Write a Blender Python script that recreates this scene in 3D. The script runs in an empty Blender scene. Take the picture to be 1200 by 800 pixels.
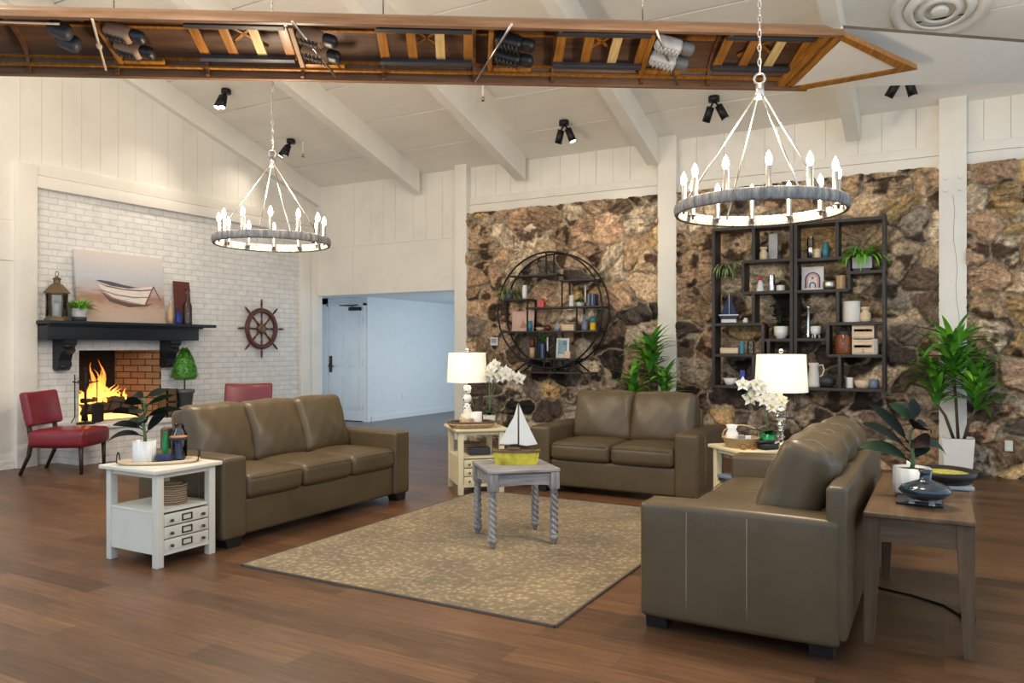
import bpy, bmesh, math, random
import numpy as np
from mathutils import Vector, Matrix, Euler, Quaternion
random.seed(7)
PI = math.pi
scn = bpy.context.scene
COL = scn.collection

# ------------------------------------------------------------------ camera numbers
FPX = 905.0; YAW = math.radians(29.2); HOR = 406.0; HC = 1.35
CY, SY = math.cos(YAW), math.sin(YAW)
def x_on(px, Y):
    k = (px - 600) / FPX; d = Y / (k * SY + CY); return k * d * CY - d * SY
def z_on(px, py, Y):
    k = (px - 600) / FPX; d = Y / (k * SY + CY); return HC - (py - HOR) * d / FPX

# ------------------------------------------------------------------ materials
def new_mat(name):
    m = bpy.data.materials.new(name); m.use_nodes = True
    nt = m.node_tree; b = nt.nodes['Principled BSDF']
    return m, nt, b
def setc(sock, v):
    if isinstance(v, (tuple, list)):
        sock.default_value = (*v[:3], 1)
    else:
        sock.default_value = v
def srgb(r, g, b):
    def f(u):
        u /= 255.
        return u / 12.92 if u <= .04045 else ((u + .055) / 1.055) ** 2.4
    return (f(r), f(g), f(b))
def add(nt, t, **kw):
    n = nt.nodes.new(t)
    for k, v in kw.items():
        setattr(n, k, v)
    return n
def coords(nt, scale=(1, 1, 1), swap=None):
    tc = add(nt, 'ShaderNodeTexCoord')
    out = tc.outputs['Object']
    if swap:
        sp = add(nt, 'ShaderNodeSeparateXYZ'); cb = add(nt, 'ShaderNodeCombineXYZ')
        nt.links.new(out, sp.inputs[0])
        for i, a in enumerate(swap):
            nt.links.new(sp.outputs['XYZ'.index(a)], cb.inputs[i])
        out = cb.outputs[0]
    mp = add(nt, 'ShaderNodeMapping'); mp.inputs['Scale'].default_value = scale
    nt.links.new(out, mp.inputs['Vector'])
    return mp.outputs[0]
def noise(nt, vec, scale=5, detail=4, rough=.55):
    n = add(nt, 'ShaderNodeTexNoise')
    n.inputs['Scale'].default_value = scale; n.inputs['Detail'].default_value = detail
    n.inputs['Roughness'].default_value = rough
    if vec is not None: nt.links.new(vec, n.inputs['Vector'])
    return n.outputs['Fac']
def ramp(nt, fac, stops):
    r = add(nt, 'ShaderNodeValToRGB'); el = r.color_ramp.elements
    while len(el) < len(stops): el.new(.5)
    for e, (p, c) in zip(el, stops):
        e.position = p; e.color = (*c, 1)
    nt.links.new(fac, r.inputs['Fac'])
    return r.outputs['Color']
def mixc(nt, a, b, fac=.5, mode='MIX'):
    n = add(nt, 'ShaderNodeMix', data_type='RGBA', blend_type=mode)
    for s, v in ((n.inputs[0], fac), (n.inputs[6], a), (n.inputs[7], b)):
        if hasattr(v, 'is_linked'): nt.links.new(v, s)
        elif isinstance(v, (tuple, list)): s.default_value = (*v[:3], 1)
        else: s.default_value = v
    return n.outputs[2]
def bump(nt, b, h, strength=.3, dist=.01):
    n = add(nt, 'ShaderNodeBump'); n.inputs['Strength'].default_value = strength
    n.inputs['Distance'].default_value = dist
    nt.links.new(h, n.inputs['Height']); nt.links.new(n.outputs[0], b.inputs['Normal'])
def mat(name, col, rough=.5, metal=0., var=.12, nscale=6, bmp=0., stretch=(1, 1, 1), spec=.5, coat=0, trans=0, ior=1.45, sss=0, bdist=.004):
    m, nt, b = new_mat(name)
    v = coords(nt, stretch)
    f = noise(nt, v, nscale, 5)
    lo = tuple(max(0, c * (1 - var * 2)) for c in col); hi = tuple(min(1, c * (1 + var)) for c in col)
    nt.links.new(ramp(nt, f, [(.25, lo), (.5, col), (.8, hi)]), b.inputs['Base Color'])
    b.inputs['Roughness'].default_value = rough; b.inputs['Metallic'].default_value = metal
    b.inputs['Specular IOR Level'].default_value = spec; b.inputs['Coat Weight'].default_value = coat
    b.inputs['Transmission Weight'].default_value = trans; b.inputs['IOR'].default_value = ior
    if sss: b.inputs['Subsurface Weight'].default_value = sss; b.inputs['Subsurface Radius'].default_value = (.02, .015, .01)
    if bmp:
        bump(nt, b, noise(nt, v, nscale * 5, 6), bmp, bdist)
    return m
def emit(name, col, strength, stops=None):
    m, nt, b = new_mat(name)
    b.inputs['Base Color'].default_value = (*col, 1)
    b.inputs['Emission Color'].default_value = (*col, 1); b.inputs['Emission Strength'].default_value = strength
    return m
def wood(name, cols, scale=4, axis=0, rough=.45, bmp=.15, spec=.4):
    m, nt, b = new_mat(name)
    st = [9, 9, 9]; st[axis] = .8
    v = coords(nt, tuple(st))
    f = noise(nt, v, scale, 7, .62)
    nt.links.new(ramp(nt, f, [(.28, cols[0]), (.5, cols[1]), (.74, cols[2])]), b.inputs['Base Color'])
    b.inputs['Roughness'].default_value = rough; b.inputs['Specular IOR Level'].default_value = spec
    if bmp: bump(nt, b, f, bmp, .004)
    return m

M = {}
LIGHTS = []
BULB = 26; WORLD = 1.5; EXPO = 0.0; RING_W = 120
M['white_paint'] = mat('white_paint', (.80, .765, .69), .55, var=.05, nscale=1.6, bmp=.12)
M['ceil_paint'] = mat('ceil_paint', (.82, .785, .71), .55, var=.05, nscale=1.5, bmp=.12, stretch=(.3, 1, 1))
M['hall_paint'] = mat('hall_paint', (.66, .70, .72), .55, var=.02)
M['gap'] = mat('gap_shadow', (.30, .265, .21), .9)
M['seam_and_shade'] = mat('dark_seam_and_shade', (.10, .08, .06), .9)
M['leather'] = mat('leather', (.092, .065, .034), .38, var=.12, nscale=3, bmp=.3, spec=.5, bdist=.005)
M['stitch'] = mat('stitch_thread', (.26, .225, .17), .7)
M['dark_foot'] = mat('dark_foot', (.012, .010, .010), .45)
M['red_leather'] = mat('red_leather', (.20, .016, .026), .28, var=.12, nscale=4, bmp=.05, spec=.55)
M['espresso'] = wood('espresso_wood', [(.018, .010, .008), (.032, .018, .013), (.05, .03, .022)])
M['cream_paint'] = mat('cream_paint', (.68, .66, .58), .42, var=.04, nscale=5, bmp=.05)
M['yellow_cream'] = mat('yellow_cream_paint', (.70, .62, .40), .42, var=.05, nscale=5, bmp=.05)
M['grey_wood'] = wood('greywash_wood', [(.12, .115, .125), (.25, .24, .25), (.44, .42, .40)], 5, 0, .6, .4)
M['grey_wood_z'] = wood('greywash_wood_upright', [(.12, .115, .125), (.24, .23, .24), (.42, .40, .38)], 5, 2, .6, .4)
M['walnut_grey'] = wood('weathered_oak', [(.065, .036, .018), (.118, .070, .036), (.175, .110, .060)], 3, 1, .42, .2)
M['walnut_grey_z'] = wood('weathered_oak_upright', [(.06, .034, .018), (.105, .063, .034), (.155, .097, .055)], 3, 2, .45, .2)
M['walnut_grey_x'] = wood('weathered_oak_across', [(.06, .034, .018), (.105, .063, .034), (.155, .097, .055)], 3, 0, .45, .2)
M['black_metal'] = mat('black_metal', (.018, .018, .02), .42, .6)
M['shelf_dark'] = wood('shelf_dark', [(.018, .015, .014), (.034, .028, .025), (.055, .045, .04)], 4, 0, .5, .15)
M['blue_black'] = mat('blue_black_paint', (.010, .014, .020), .42, var=.15, nscale=4, bmp=.1)
M['chrome'] = mat('chrome', (.75, .75, .74), .15, 1)
M['nickel'] = mat('brushed_nickel', (.55, .53, .5), .32, 1)
M['bronze'] = mat('dark_bronze', (.09, .06, .04), .4, .7)
M['white_ceramic'] = mat('white_ceramic', (.78, .77, .74), .25, var=.03)
M['white_matte'] = mat('white_matte', (.74, .72, .68), .6, var=.04)
M['glass'] = mat('clear_glass', (.95, .97, .97), .03, trans=1., var=0.)
def m_clear(name, tint):
    m, nt, b = new_mat(name); out = nt.nodes['Material Output']; nt.nodes.remove(b)
    tr = add(nt, 'ShaderNodeBsdfTransparent'); gl = add(nt, 'ShaderNodeBsdfGlossy'); mx = add(nt, 'ShaderNodeMixShader'); fr = add(nt, 'ShaderNodeFresnel')
    tr.inputs['Color'].default_value = (*tint, 1); gl.inputs['Roughness'].default_value = .04; fr.inputs['IOR'].default_value = 1.5
    nt.links.new(fr.outputs[0], mx.inputs[0]); nt.links.new(tr.outputs[0], mx.inputs[1]); nt.links.new(gl.outputs[0], mx.inputs[2]); nt.links.new(mx.outputs[0], out.inputs['Surface'])
    return m
M['glass'] = m_clear('clear_glass_pane', (.86, .89, .90))
M['crystal'] = mat('crystal', (.96, .97, 1), .02, trans=.9, var=0., ior=1.5)
M['green_glass'] = mat('green_glass', (.02, .45, .12), .08, trans=.5, var=0)
M['blue_glass'] = mat('blue_glass', (.02, .05, .40), .08, trans=.4, var=0)
M['aqua_glass'] = mat('aqua_glass', (.12, .42, .60), .08, trans=.5, var=0)
M['amber_glass'] = mat('amber_glass', (.32, .10, .03), .08, trans=.4, var=0)
M['black_glass'] = mat('black_glass', (.015, .028, .042), .07, var=.1, coat=.5)
M['navy'] = mat('navy', (.02, .032, .085), .5)
M['royal'] = mat('royal_blue', (.02, .05, .33), .35)
M['slate_blue'] = mat('slate_blue', (.16, .20, .29), .4)
M['tan_wood'] = wood('tan_wood', [(.36, .22, .11), (.5, .33, .18), (.62, .44, .26)], 4, 2)
M['pale_wood'] = wood('pale_wood', [(.55, .40, .24), (.68, .52, .34), (.78, .63, .45)], 4, 0)
M['orange_wood'] = wood('varnished_orange_wood', [(.15, .055, .009), (.27, .108, .018), (.40, .18, .036)], 4, 1, .4)
M['light_board'] = wood('bare_pine', [(.40, .27, .10), (.55, .39, .17), (.68, .50, .26)], 4, 1, .5)
M['brown_wood'] = wood('varnished_brown_wood', [(.07, .028, .011), (.125, .052, .02), (.18, .08, .032)], 3, 0, .4)
M['hull_brown'] = wood('hull_brown', [(.055, .028, .016), (.09, .046, .026), (.13, .07, .04)], 3, 0, .5)
M['gunwale'] = wood('gunwale', [(.115, .058, .03), (.17, .09, .048), (.23, .13, .074)], 3, 0, .4)
M['dark_red_wood'] = wood('mahogany', [(.05, .012, .010), (.10, .026, .02), (.16, .045, .032)], 4, 0, .4)
M['terracotta'] = mat('terracotta', (.45, .20, .09), .7)
M['red'] = mat('red_paint', (.62, .04, .035), .4)
M['coral'] = mat('coral_paint', (.60, .10, .09), .5)
M['grey_pot'] = mat('grey_pot', (.11, .12, .13), .6, nscale=9, bmp=.2)
M['stone_grey'] = mat('stone_grey', (.42, .42, .42), .6, nscale=14, bmp=.2)
M['dark_grey'] = mat('dark_grey', (.035, .037, .045), .5)
M['leaf'] = mat('leaf_green', (.075, .26, .03), .42, var=.3, nscale=8)
M['leaf_bright'] = mat('leaf_bright', (.17, .46, .04), .42, var=.3, nscale=7)
M['leaf_pale'] = mat('leaf_pale', (.24, .33, .12), .5, var=.3, nscale=9)
M['leaf_dark'] = mat('leaf_dark', (.008, .014, .011), .5, var=.3, nscale=6, spec=.12)
M['leaf_deep'] = mat('leaf_deep', (.012, .034, .017), .5, var=.3, nscale=8, spec=.15)
M['leaf_wine'] = mat('leaf_wine', (.016, .008, .010), .5, var=.3, nscale=6, spec=.12)
M['stem'] = mat('stem_green', (.10, .15, .06), .6)
M['bark'] = mat('bark', (.10, .07, .045), .9, nscale=14, bmp=.4)
M['soil'] = mat('soil', (.03, .02, .014), .95, nscale=30, bmp=.6)
M['petal'] = mat('petal_white', (.74, .72, .64), .5, var=.04)
M['petal_core'] = mat('petal_core', (.55, .5, .12), .5)
M['yellow_paint'] = mat('worn_yellow_paint', (.55, .47, .05), .55, var=.35, nscale=14, bmp=.2)
M['yellow'] = mat('yellow_glaze', (.75, .46, .01), .35)
M['teal'] = mat('teal_glaze', (.03, .20, .25), .35)
M['sail'] = mat('sail_cloth', (.74, .74, .72), .7, var=.05, nscale=12, bmp=.1)
M['navy_sail'] = mat('navy_sail', (.02, .035, .10), .7)
M['rope'] = mat('rope', (.52, .42, .30), .8, nscale=40, bmp=.4)
M['iron'] = mat('wrought_iron', (.022, .02, .02), .6, .5)
M['shoe_tan'] = mat('shoe_tan', (.28, .17, .10), .6)
M['shoe_black'] = mat('shoe_black', (.012, .012, .014), .45)
M['canvas_white'] = mat('deck_canvas', (.62, .575, .51), .6, var=.04)
M['aged_brass'] = mat('aged_brass', (.16, .11, .06), .45, .6, nscale=9)
M['paper'] = mat('paper', (.75, .73, .68), .7)
M['pink_print'] = mat('pink_print', (.62, .42, .36), .7, var=.15, nscale=5)
M['blue_print'] = mat('blue_print', (.24, .40, .50), .6, var=.4, nscale=6)
M['cable'] = mat('cable_black', (.01, .01, .01), .5)
M['plastic'] = mat('white_plastic', (.7, .7, .68), .4)
M['screen'] = mat('grey_screen', (.30, .36, .38), .3)
M['sand'] = mat('potpourri', (.35, .32, .06), .8, var=.4, nscale=60, bmp=.6)
M['dried'] = mat('dried_stem', (.42, .34, .22), .8)

def m_woven(name, lo, hi, sc=60):
    m, nt, b = new_mat(name)
    v = coords(nt)
    w = add(nt, 'ShaderNodeTexWave', wave_type='BANDS', bands_direction='Z'); w.inputs['Scale'].default_value = sc
    w.inputs['Distortion'].default_value = 3; w.inputs['Detail'].default_value = 3
    nt.links.new(v, w.inputs['Vector'])
    nt.links.new(ramp(nt, w.outputs['Fac'], [(.1, lo), (.7, hi)]), b.inputs['Base Color'])
    b.inputs['Roughness'].default_value = .8
    bump(nt, b, w.outputs['Fac'], .6, .006)
    return m
M['woven'] = m_woven('woven_seagrass', (.075, .045, .025), (.40, .28, .165), 22)
M['woven_pale'] = m_woven('woven_splint', (.38, .24, .10), (.68, .50, .28), 40)

def m_ring():
    m, nt, b = new_mat('weathered_rope_wrap')
    tc = add(nt, 'ShaderNodeTexCoord')
    g = add(nt, 'ShaderNodeSeparateXYZ'); nt.links.new(tc.outputs['Object'], g.inputs[0])
    at = add(nt, 'ShaderNodeMath', operation='ARCTAN2')
    nt.links.new(g.outputs[1], at.inputs[0]); nt.links.new(g.outputs[0], at.inputs[1])
    mu = add(nt, 'ShaderNodeMath', operation='MULTIPLY'); mu.inputs[1].default_value = 190
    nt.links.new(at.outputs[0], mu.inputs[0])
    sn = add(nt, 'ShaderNodeMath', operation='SINE'); nt.links.new(mu.outputs[0], sn.inputs[0])
    nz = noise(nt, coords(nt, (14, 14, 3)), 3, 5)
    col = ramp(nt, nz, [(.3, (.13, .135, .14)), (.5, (.26, .25, .24)), (.75, (.46, .42, .37))])
    nt.links.new(col, b.inputs['Base Color'])
    b.inputs['Roughness'].default_value = .85
    bump(nt, b, sn.outputs[0], .5, .004)
    return m
M['ring'] = m_ring()

def m_brick(name, c1, c2, mortar, swap, bw=.215, bh=.075, ms=.008, strength=.9, var=.5, soot=False):
    m, nt, b = new_mat(name)
    v = coords(nt, (1, 1, 1), swap)
    n = noise(nt, v, 9, 4)
    wv = add(nt, 'ShaderNodeVectorMath', operation='SCALE'); wv.inputs['Scale'].default_value = .008
    nz = add(nt, 'ShaderNodeTexNoise'); nz.inputs['Scale'].default_value = 7; nt.links.new(v, nz.inputs['Vector'])
    nt.links.new(nz.outputs['Color'], wv.inputs[0])
    av = add(nt, 'ShaderNodeVectorMath', operation='ADD'); nt.links.new(v, av.inputs[0]); nt.links.new(wv.outputs[0], av.inputs[1])
    br = add(nt, 'ShaderNodeTexBrick')
    br.inputs['Scale'].default_value = 1; br.inputs['Brick Width'].default_value = bw; br.inputs['Row Height'].default_value = bh
    br.inputs['Mortar Size'].default_value = ms; br.inputs['Mortar Smooth'].default_value = .25
    setc(br.inputs['Color1'], c1); setc(br.inputs['Color2'], c2); setc(br.inputs['Mortar'], mortar)
    nt.links.new(av.outputs[0], br.inputs['Vector'])
    col = mixc(nt, br.outputs['Color'], ramp(nt, n, [(.3, (.7, .7, .7)), (.7, (1, 1, 1))]), var, 'MULTIPLY')
    nt.links.new(col, b.inputs['Base Color'])
    b.inputs['Roughness'].default_value = .75
    inv = add(nt, 'ShaderNodeMath', operation='SUBTRACT'); inv.inputs[0].default_value = 1
    nt.links.new(br.outputs['Fac'], inv.inputs[1])
    ad = add(nt, 'ShaderNodeMath', operation='MULTIPLY_ADD'); nt.links.new(noise(nt, v, 30, 5), ad.inputs[0])
    ad.inputs[1].default_value = .5; nt.links.new(inv.outputs[0], ad.inputs[2])
    bump(nt, b, ad.outputs[0], strength, .012)
    return m
M['brick_white'] = m_brick('painted_brick', (.86, .85, .82), (.80, .79, .76), (.70, .69, .66), 'YZX', strength=.55)
M['brick_white_x'] = m_brick('painted_brick_side', (.70, .69, .64), (.64, .63, .58), (.575, .565, .52), 'XZY', strength=.55)
M['brick_fire'] = m_brick('firebrick', (.44, .26, .13), (.34, .18, .085), (.06, .04, .03), 'XZY', bw=.2, bh=.085, ms=.007)
M['brick_fire_y'] = m_brick('firebrick_back', (.44, .26, .13), (.34, .18, .085), (.06, .04, .03), 'YZX', bw=.2, bh=.085, ms=.007)
M['soot'] = mat('sooted_brick', (.012, .010, .009), .9, nscale=8, bmp=.4)

def m_floor(name='floor_planks', tone=(1, 1, 1)):
    m, nt, b = new_mat(name)
    v = coords(nt)
    br = add(nt, 'ShaderNodeTexBrick'); br.offset = .37
    br.inputs['Scale'].default_value = 1; br.inputs['Brick Width'].default_value = 1.22; br.inputs['Row Height'].default_value = .16
    br.inputs['Mortar Size'].default_value = .0012; br.inputs['Mortar Smooth'].default_value = .2
    setc(br.inputs['Color1'], (0, 0, 0)); setc(br.inputs['Color2'], (1, 1, 1)); setc(br.inputs['Mortar'], (.5, .5, .5))
    nt.links.new(v, br.inputs['Vector'])
    g = noise(nt, coords(nt, (.9, 14, 1)), 3.2, 8, .65)
    g2 = noise(nt, coords(nt, (.5, 3.2, 1)), 1.6, 3, .5)
    grain = ramp(nt, g, [(.25, tuple(a * t for a, t in zip((.078, .036, .016), tone))), (.5, tuple(a * t for a, t in zip((.130, .066, .032), tone))), (.78, tuple(a * t for a, t in zip((.205, .114, .062), tone)))])
    pl = ramp(nt, br.outputs['Color'], [(0., (.58, .55, .53)), (.5, (.95, .91, .88)), (1., (1.28, 1.2, 1.14))])
    c = mixc(nt, grain, pl, 1., 'MULTIPLY')
    c = mixc(nt, c, ramp(nt, g2, [(.3, (.68, .66, .66)), (.7, (1.15, 1.13, 1.1))]), .8, 'MULTIPLY')
    c = mixc(nt, c, (.03, .014, .007), br.outputs['Fac'])
    nt.links.new(c, b.inputs['Base Color'])
    b.inputs['Roughness'].default_value = .36; b.inputs['Specular IOR Level'].default_value = .45
    bump(nt, b, g, .08, .003)
    return m
M['floor'] = m_floor()
M['hall_floor'] = mat('hall_floor', (.17, .155, .15), .4, var=.1, nscale=3, stretch=(6, .5, 1))

def m_rug():
    m, nt, b = new_mat('rug_pile')
    v = coords(nt)
    vo = add(nt, 'ShaderNodeTexVoronoi', feature='F1'); vo.inputs['Scale'].default_value = 27
    vo.inputs['Randomness'].default_value = .9
    wv = add(nt, 'ShaderNodeVectorMath', operation='SCALE'); wv.inputs['Scale'].default_value = .045
    nz = add(nt, 'ShaderNodeTexNoise'); nz.inputs['Scale'].default_value = 16; nt.links.new(v, nz.inputs['Vector'])
    nt.links.new(nz.outputs['Color'], wv.inputs[0])
    av = add(nt, 'ShaderNodeVectorMath', operation='ADD'); nt.links.new(v, av.inputs[0]); nt.links.new(wv.outputs[0], av.inputs[1])
    nt.links.new(av.outputs[0], vo.inputs['Vector'])
    leafm = ramp(nt, vo.outputs['Distance'], [(.22, (.37, .30, .185)), (.42, (.26, .192, .098)), (.75, (.21, .15, .072))])
    big = ramp(nt, noise(nt, v, 2.2, 3), [(.35, (.72, .70, .68)), (.65, (1.12, 1.1, 1.02))])
    c = mixc(nt, leafm, big, .9, 'MULTIPLY')
    c = mixc(nt, c, ramp(nt, noise(nt, v, 110, 2), [(.3, (.75, .75, .75)), (.7, (1.1, 1.1, 1.1))]), .8, 'MULTIPLY')
    nt.links.new(c, b.inputs['Base Color'])
    b.inputs['Roughness'].default_value = .95; b.inputs['Specular IOR Level'].default_value = .1
    b.inputs['Sheen Weight'].default_value = .2
    bump(nt, b, noise(nt, v, 220, 2), .5, .006)
    return m
M['rug'] = m_rug()
M['rug_edge'] = mat('rug_edge', (.10, .085, .07), .9, nscale=60)

def m_stone():
    m, nt, b = new_mat('fieldstone')
    at = add(nt, 'ShaderNodeAttribute', attribute_name='stone')
    v = coords(nt)
    n1 = noise(nt, v, 26, 8, .72)
    n2 = noise(nt, v, 9, 5, .6)
    c = mixc(nt, at.outputs['Color'], ramp(nt, n2, [(.34, (.62, .6, .6)), (.52, (1., 1., 1.)), (.68, (1.25, 1.22, 1.2))]), .8, 'MULTIPLY')
    c = mixc(nt, c, ramp(nt, n1, [(.34, (.26, .24, .23)), (.5, (.95, .94, .92)), (.70, (1.7, 1.66, 1.6))]), .85, 'MULTIPLY')
    nt.links.new(c, b.inputs['Base Color'])
    b.inputs['Roughness'].default_value = .72; b.inputs['Specular IOR Level'].default_value = .35
    bump(nt, b, n1, .7, .02)
    return m
M['stone'] = m_stone()

def m_shade():
    m, nt, b = new_mat('lit_lampshade')
    b.inputs['Base Color'].default_value = (.80, .76, .66, 1); b.inputs['Roughness'].default_value = .8
    b.inputs['Emission Color'].default_value = (1, .85, .62, 1); b.inputs['Emission Strength'].default_value = .36
    return m
M['shade'] = m_shade()
M['bulb'] = emit('bulb_glow', (1, .82, .60), BULB)
M['spot_glow'] = emit('spot_glow', (1, .88, .72), 14)

def m_flame():
    m, nt, b = new_mat('flame')
    out = nt.nodes['Material Output']; nt.nodes.remove(b)
    tc = add(nt, 'ShaderNodeTexCoord'); sp = add(nt, 'ShaderNodeSeparateXYZ'); nt.links.new(tc.outputs['Generated'], sp.inputs[0])
    em = add(nt, 'ShaderNodeEmission'); tr = add(nt, 'ShaderNodeBsdfTransparent'); mx = add(nt, 'ShaderNodeMixShader')
    nt.links.new(ramp(nt, sp.outputs[2], [(0., (1, .50, .12)), (.4, (1, .36, .06)), (1., (.95, .20, .02))]), em.inputs['Color'])
    s = add(nt, 'ShaderNodeMapRange'); s.inputs['To Min'].default_value = 5; s.inputs['To Max'].default_value = 2.2
    nt.links.new(sp.outputs[2], s.inputs[0]); nt.links.new(s.outputs[0], em.inputs['Strength'])
    lw = add(nt, 'ShaderNodeLayerWeight'); lw.inputs['Blend'].default_value = .35
    nz = noise(nt, coords(nt, (14, 14, 5)), 1.4, 3)
    f = add(nt, 'ShaderNodeMath', operation='SUBTRACT'); f.inputs[0].default_value = 1; nt.links.new(lw.outputs['Facing'], f.inputs[1])
    g = add(nt, 'ShaderNodeMath', operation='MULTIPLY'); nt.links.new(f.outputs[0], g.inputs[0]); nt.links.new(nz, g.inputs[1]); g.use_clamp = True
    nt.links.new(g.outputs[0], mx.inputs[0]); nt.links.new(tr.outputs[0], mx.inputs[1]); nt.links.new(em.outputs[0], mx.inputs[2])
    nt.links.new(mx.outputs[0], out.inputs['Surface'])
    return m
M['flame'] = m_flame()
M['ember'] = emit('ember_glow', (1, .50, .12), 3)

# ------------------------------------------------------------------ mesh builder
class B:
    def __init__(s):
        s.bm = bmesh.new(); s.mi = 0; s.sm = False
    def _face(s, vs):
        try:
            f = s.bm.faces.new(vs); f.material_index = s.mi; f.smooth = s.sm
            return f
        except ValueError:
            return None
    def box(s, c, d, rot=None, bev=0.):
        R = rot if isinstance(rot, Matrix) else (Euler(rot).to_matrix() if rot else Matrix.Identity(3))
        if bev > 0:
            return s.rbox(c, d, bev, 2, 1, rot=R)
        hx, hy, hz = d[0] / 2, d[1] / 2, d[2] / 2; c = Vector(c)
        v = [s.bm.verts.new(c + R @ Vector((x * hx, y * hy, z * hz))) for x in (-1, 1) for y in (-1, 1) for z in (-1, 1)]
        for q in ((0, 1, 3, 2), (4, 6, 7, 5), (0, 4, 5, 1), (2, 3, 7, 6), (0, 2, 6, 4), (1, 5, 7, 3)):
            s._face([v[i] for i in q])
        return s
    def span(s, lo, hi, bev=0.):
        return s.box([(a + b) / 2 for a, b in zip(lo, hi)], [abs(b - a) for a, b in zip(lo, hi)], None, bev)
    def rbox(s, c, d, r, nr=3, ni=4, puff=(0, 0, 0), rot=None, fn=None):
        R = rot if isinstance(rot, Matrix) else (Euler(rot).to_matrix() if rot else Matrix.Identity(3))
        h = [q / 2 for q in d]; r = min(r, min(h) * .999); c = Vector(c)
        def ax(hh):
            a = [-hh + r * (1 - math.cos(i / nr * PI / 4) * 1.0) * 0 - 0 + r * (i / nr) * 1.0 for i in range(nr)]
            inn = [-hh + r + (2 * hh - 2 * r) * i / ni for i in range(ni + 1)]
            return a + inn + [-q for q in reversed(a)]
        A = [ax(q) for q in h]
        cache = {}
        def vert(p):
            key = tuple(round(q, 6) for q in p)
            if key in cache: return cache[key]
            inner = Vector([max(-(hh - r), min(hh - r, q)) for q, hh in zip(p, h)])
            dv = Vector(p) - inner
            L = dv.length
            # cube->sphere corner
            q = inner + (dv / L * r if L > 1e-9 else dv)
            u = [q[i] / h[i] for i in range(3)]
            for k in range(3):
                if puff[k]:
                    o = [i for i in range(3) if i != k]
                    q[k] += puff[k] * u[k] * max(0, 1 - u[o[0]] ** 2) ** .6 * max(0, 1 - u[o[1]] ** 2) ** .6
            if fn: q = fn(q, u)
            vv = s.bm.verts.new(c + R @ q); cache[key] = vv
            return vv
        for k in range(3):
            i, j = [(1, 2), (2, 0), (0, 1)][k]
            for sgn in (-1, 1):
                g = {}
                for a, x in enumerate(A[i]):
                    for b_, y in enumerate(A[j]):
                        p = [0, 0, 0]; p[k] = sgn * h[k]; p[i] = x; p[j] = y
                        g[a, b_] = vert(p)
                for a in range(len(A[i]) - 1):
                    for b_ in range(len(A[j]) - 1):
                        q = [g[a, b_], g[a + 1, b_], g[a + 1, b_ + 1], g[a, b_ + 1]]
                        if sgn < 0: q.reverse()
                        f = s._face(q)
                        if f: f.smooth = True
        return s
    def tube(s, pts, r, seg=8, closed=False, caps=True):
        pts = [Vector(p) for p in pts]; n = len(pts)
        rs = r if isinstance(r, (list, tuple)) else [r] * n
        rings = []; prev = None
        for i, p in enumerate(pts):
            if closed: t = pts[(i + 1) % n] - pts[i - 1]
            else: t = pts[min(i + 1, n - 1)] - pts[max(i - 1, 0)]
            t.normalize()
            if prev is None:
                a = Vector((0, 0, 1)) if abs(t.z) < .9 else Vector((1, 0, 0))
                u = t.cross(a).normalized()
            else:
                u = (prev - t * prev.dot(t))
                u = u.normalized() if u.length > 1e-6 else t.orthogonal().normalized()
            prev = u; w = t.cross(u)
            rings.append([s.bm.verts.new(p + (u * math.cos(2 * PI * k / seg) + w * math.sin(2 * PI * k / seg)) * rs[i]) for k in range(seg)])
        for i in range(n if closed else n - 1):
            a, b_ = rings[i], rings[(i + 1) % n]
            for k in range(seg):
                f = s._face([a[k], a[(k + 1) % seg], b_[(k + 1) % seg], b_[k]])
                if f: f.smooth = True
        if caps and not closed:
            s._face(list(reversed(rings[0]))); s._face(rings[-1])
        return s
    def cyl(s, p0, p1, r0, r1=None, seg=16):
        return s.tube([p0, p1], [r0, r0 if r1 is None else r1], seg)
    def lathe(s, prof, c=(0, 0, 0), seg=24, fn=None, sm=True, R=None):
        c = Vector(c); rings = []
        for (r, z) in prof:
            if r < 1e-6:
                p = Vector((0, 0, z)); rings.append([s.bm.verts.new(c + (R @ p if R else p))])
            else:
                ring = []
                for k in range(seg):
                    a = 2 * PI * k / seg; rr = r * (fn(a, z) if fn else 1)
                    p = Vector((rr * math.cos(a), rr * math.sin(a), z))
                    ring.append(s.bm.verts.new(c + (R @ p if R else p)))
                rings.append(ring)
        for a, b_ in zip(rings, rings[1:]):
            for k in range(seg):
                k2 = (k + 1) % seg
                if len(a) == 1 and len(b_) == 1: continue
                if len(a) == 1: f = s._face([a[0], b_[k2], b_[k]])
                elif len(b_) == 1: f = s._face([a[k], a[k2], b_[0]])
                else: f = s._face([a[k], a[k2], b_[k2], b_[k]])
                if f: f.smooth = sm
        return s
    def sph(s, c, r, seg=14, rot=None, noise_=0):
        rx, ry, rz = r if isinstance(r, (tuple, list)) else (r, r, r)
        R = Euler(rot).to_matrix() if rot else Matrix.Identity(3); c = Vector(c)
        n = max(5, seg // 2); rings = []
        for i in range(n + 1):
            th = PI * i / n
            if i in (0, n): rings.append([s.bm.verts.new(c + R @ Vector((0, 0, rz * math.cos(th))))])
            else:
                row = []
                for k in range(seg):
                    q = 1 + random.uniform(-noise_, noise_)
                    row.append(s.bm.verts.new(c + R @ Vector((rx * q * math.sin(th) * math.cos(2 * PI * k / seg), ry * q * math.sin(th) * math.sin(2 * PI * k / seg), rz * q * math.cos(th)))))
                rings.append(row)
        for a, b_ in zip(rings, rings[1:]):
            for k in range(seg):
                k2 = (k + 1) % seg
                if len(a) == 1: f = s._face([a[0], b_[k], b_[k2]])
                elif len(b_) == 1: f = s._face([a[k2], a[k], b_[0]])
                else: f = s._face([a[k2], a[k], b_[k], b_[k2]])
                if f: f.smooth = True
        return s
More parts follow.
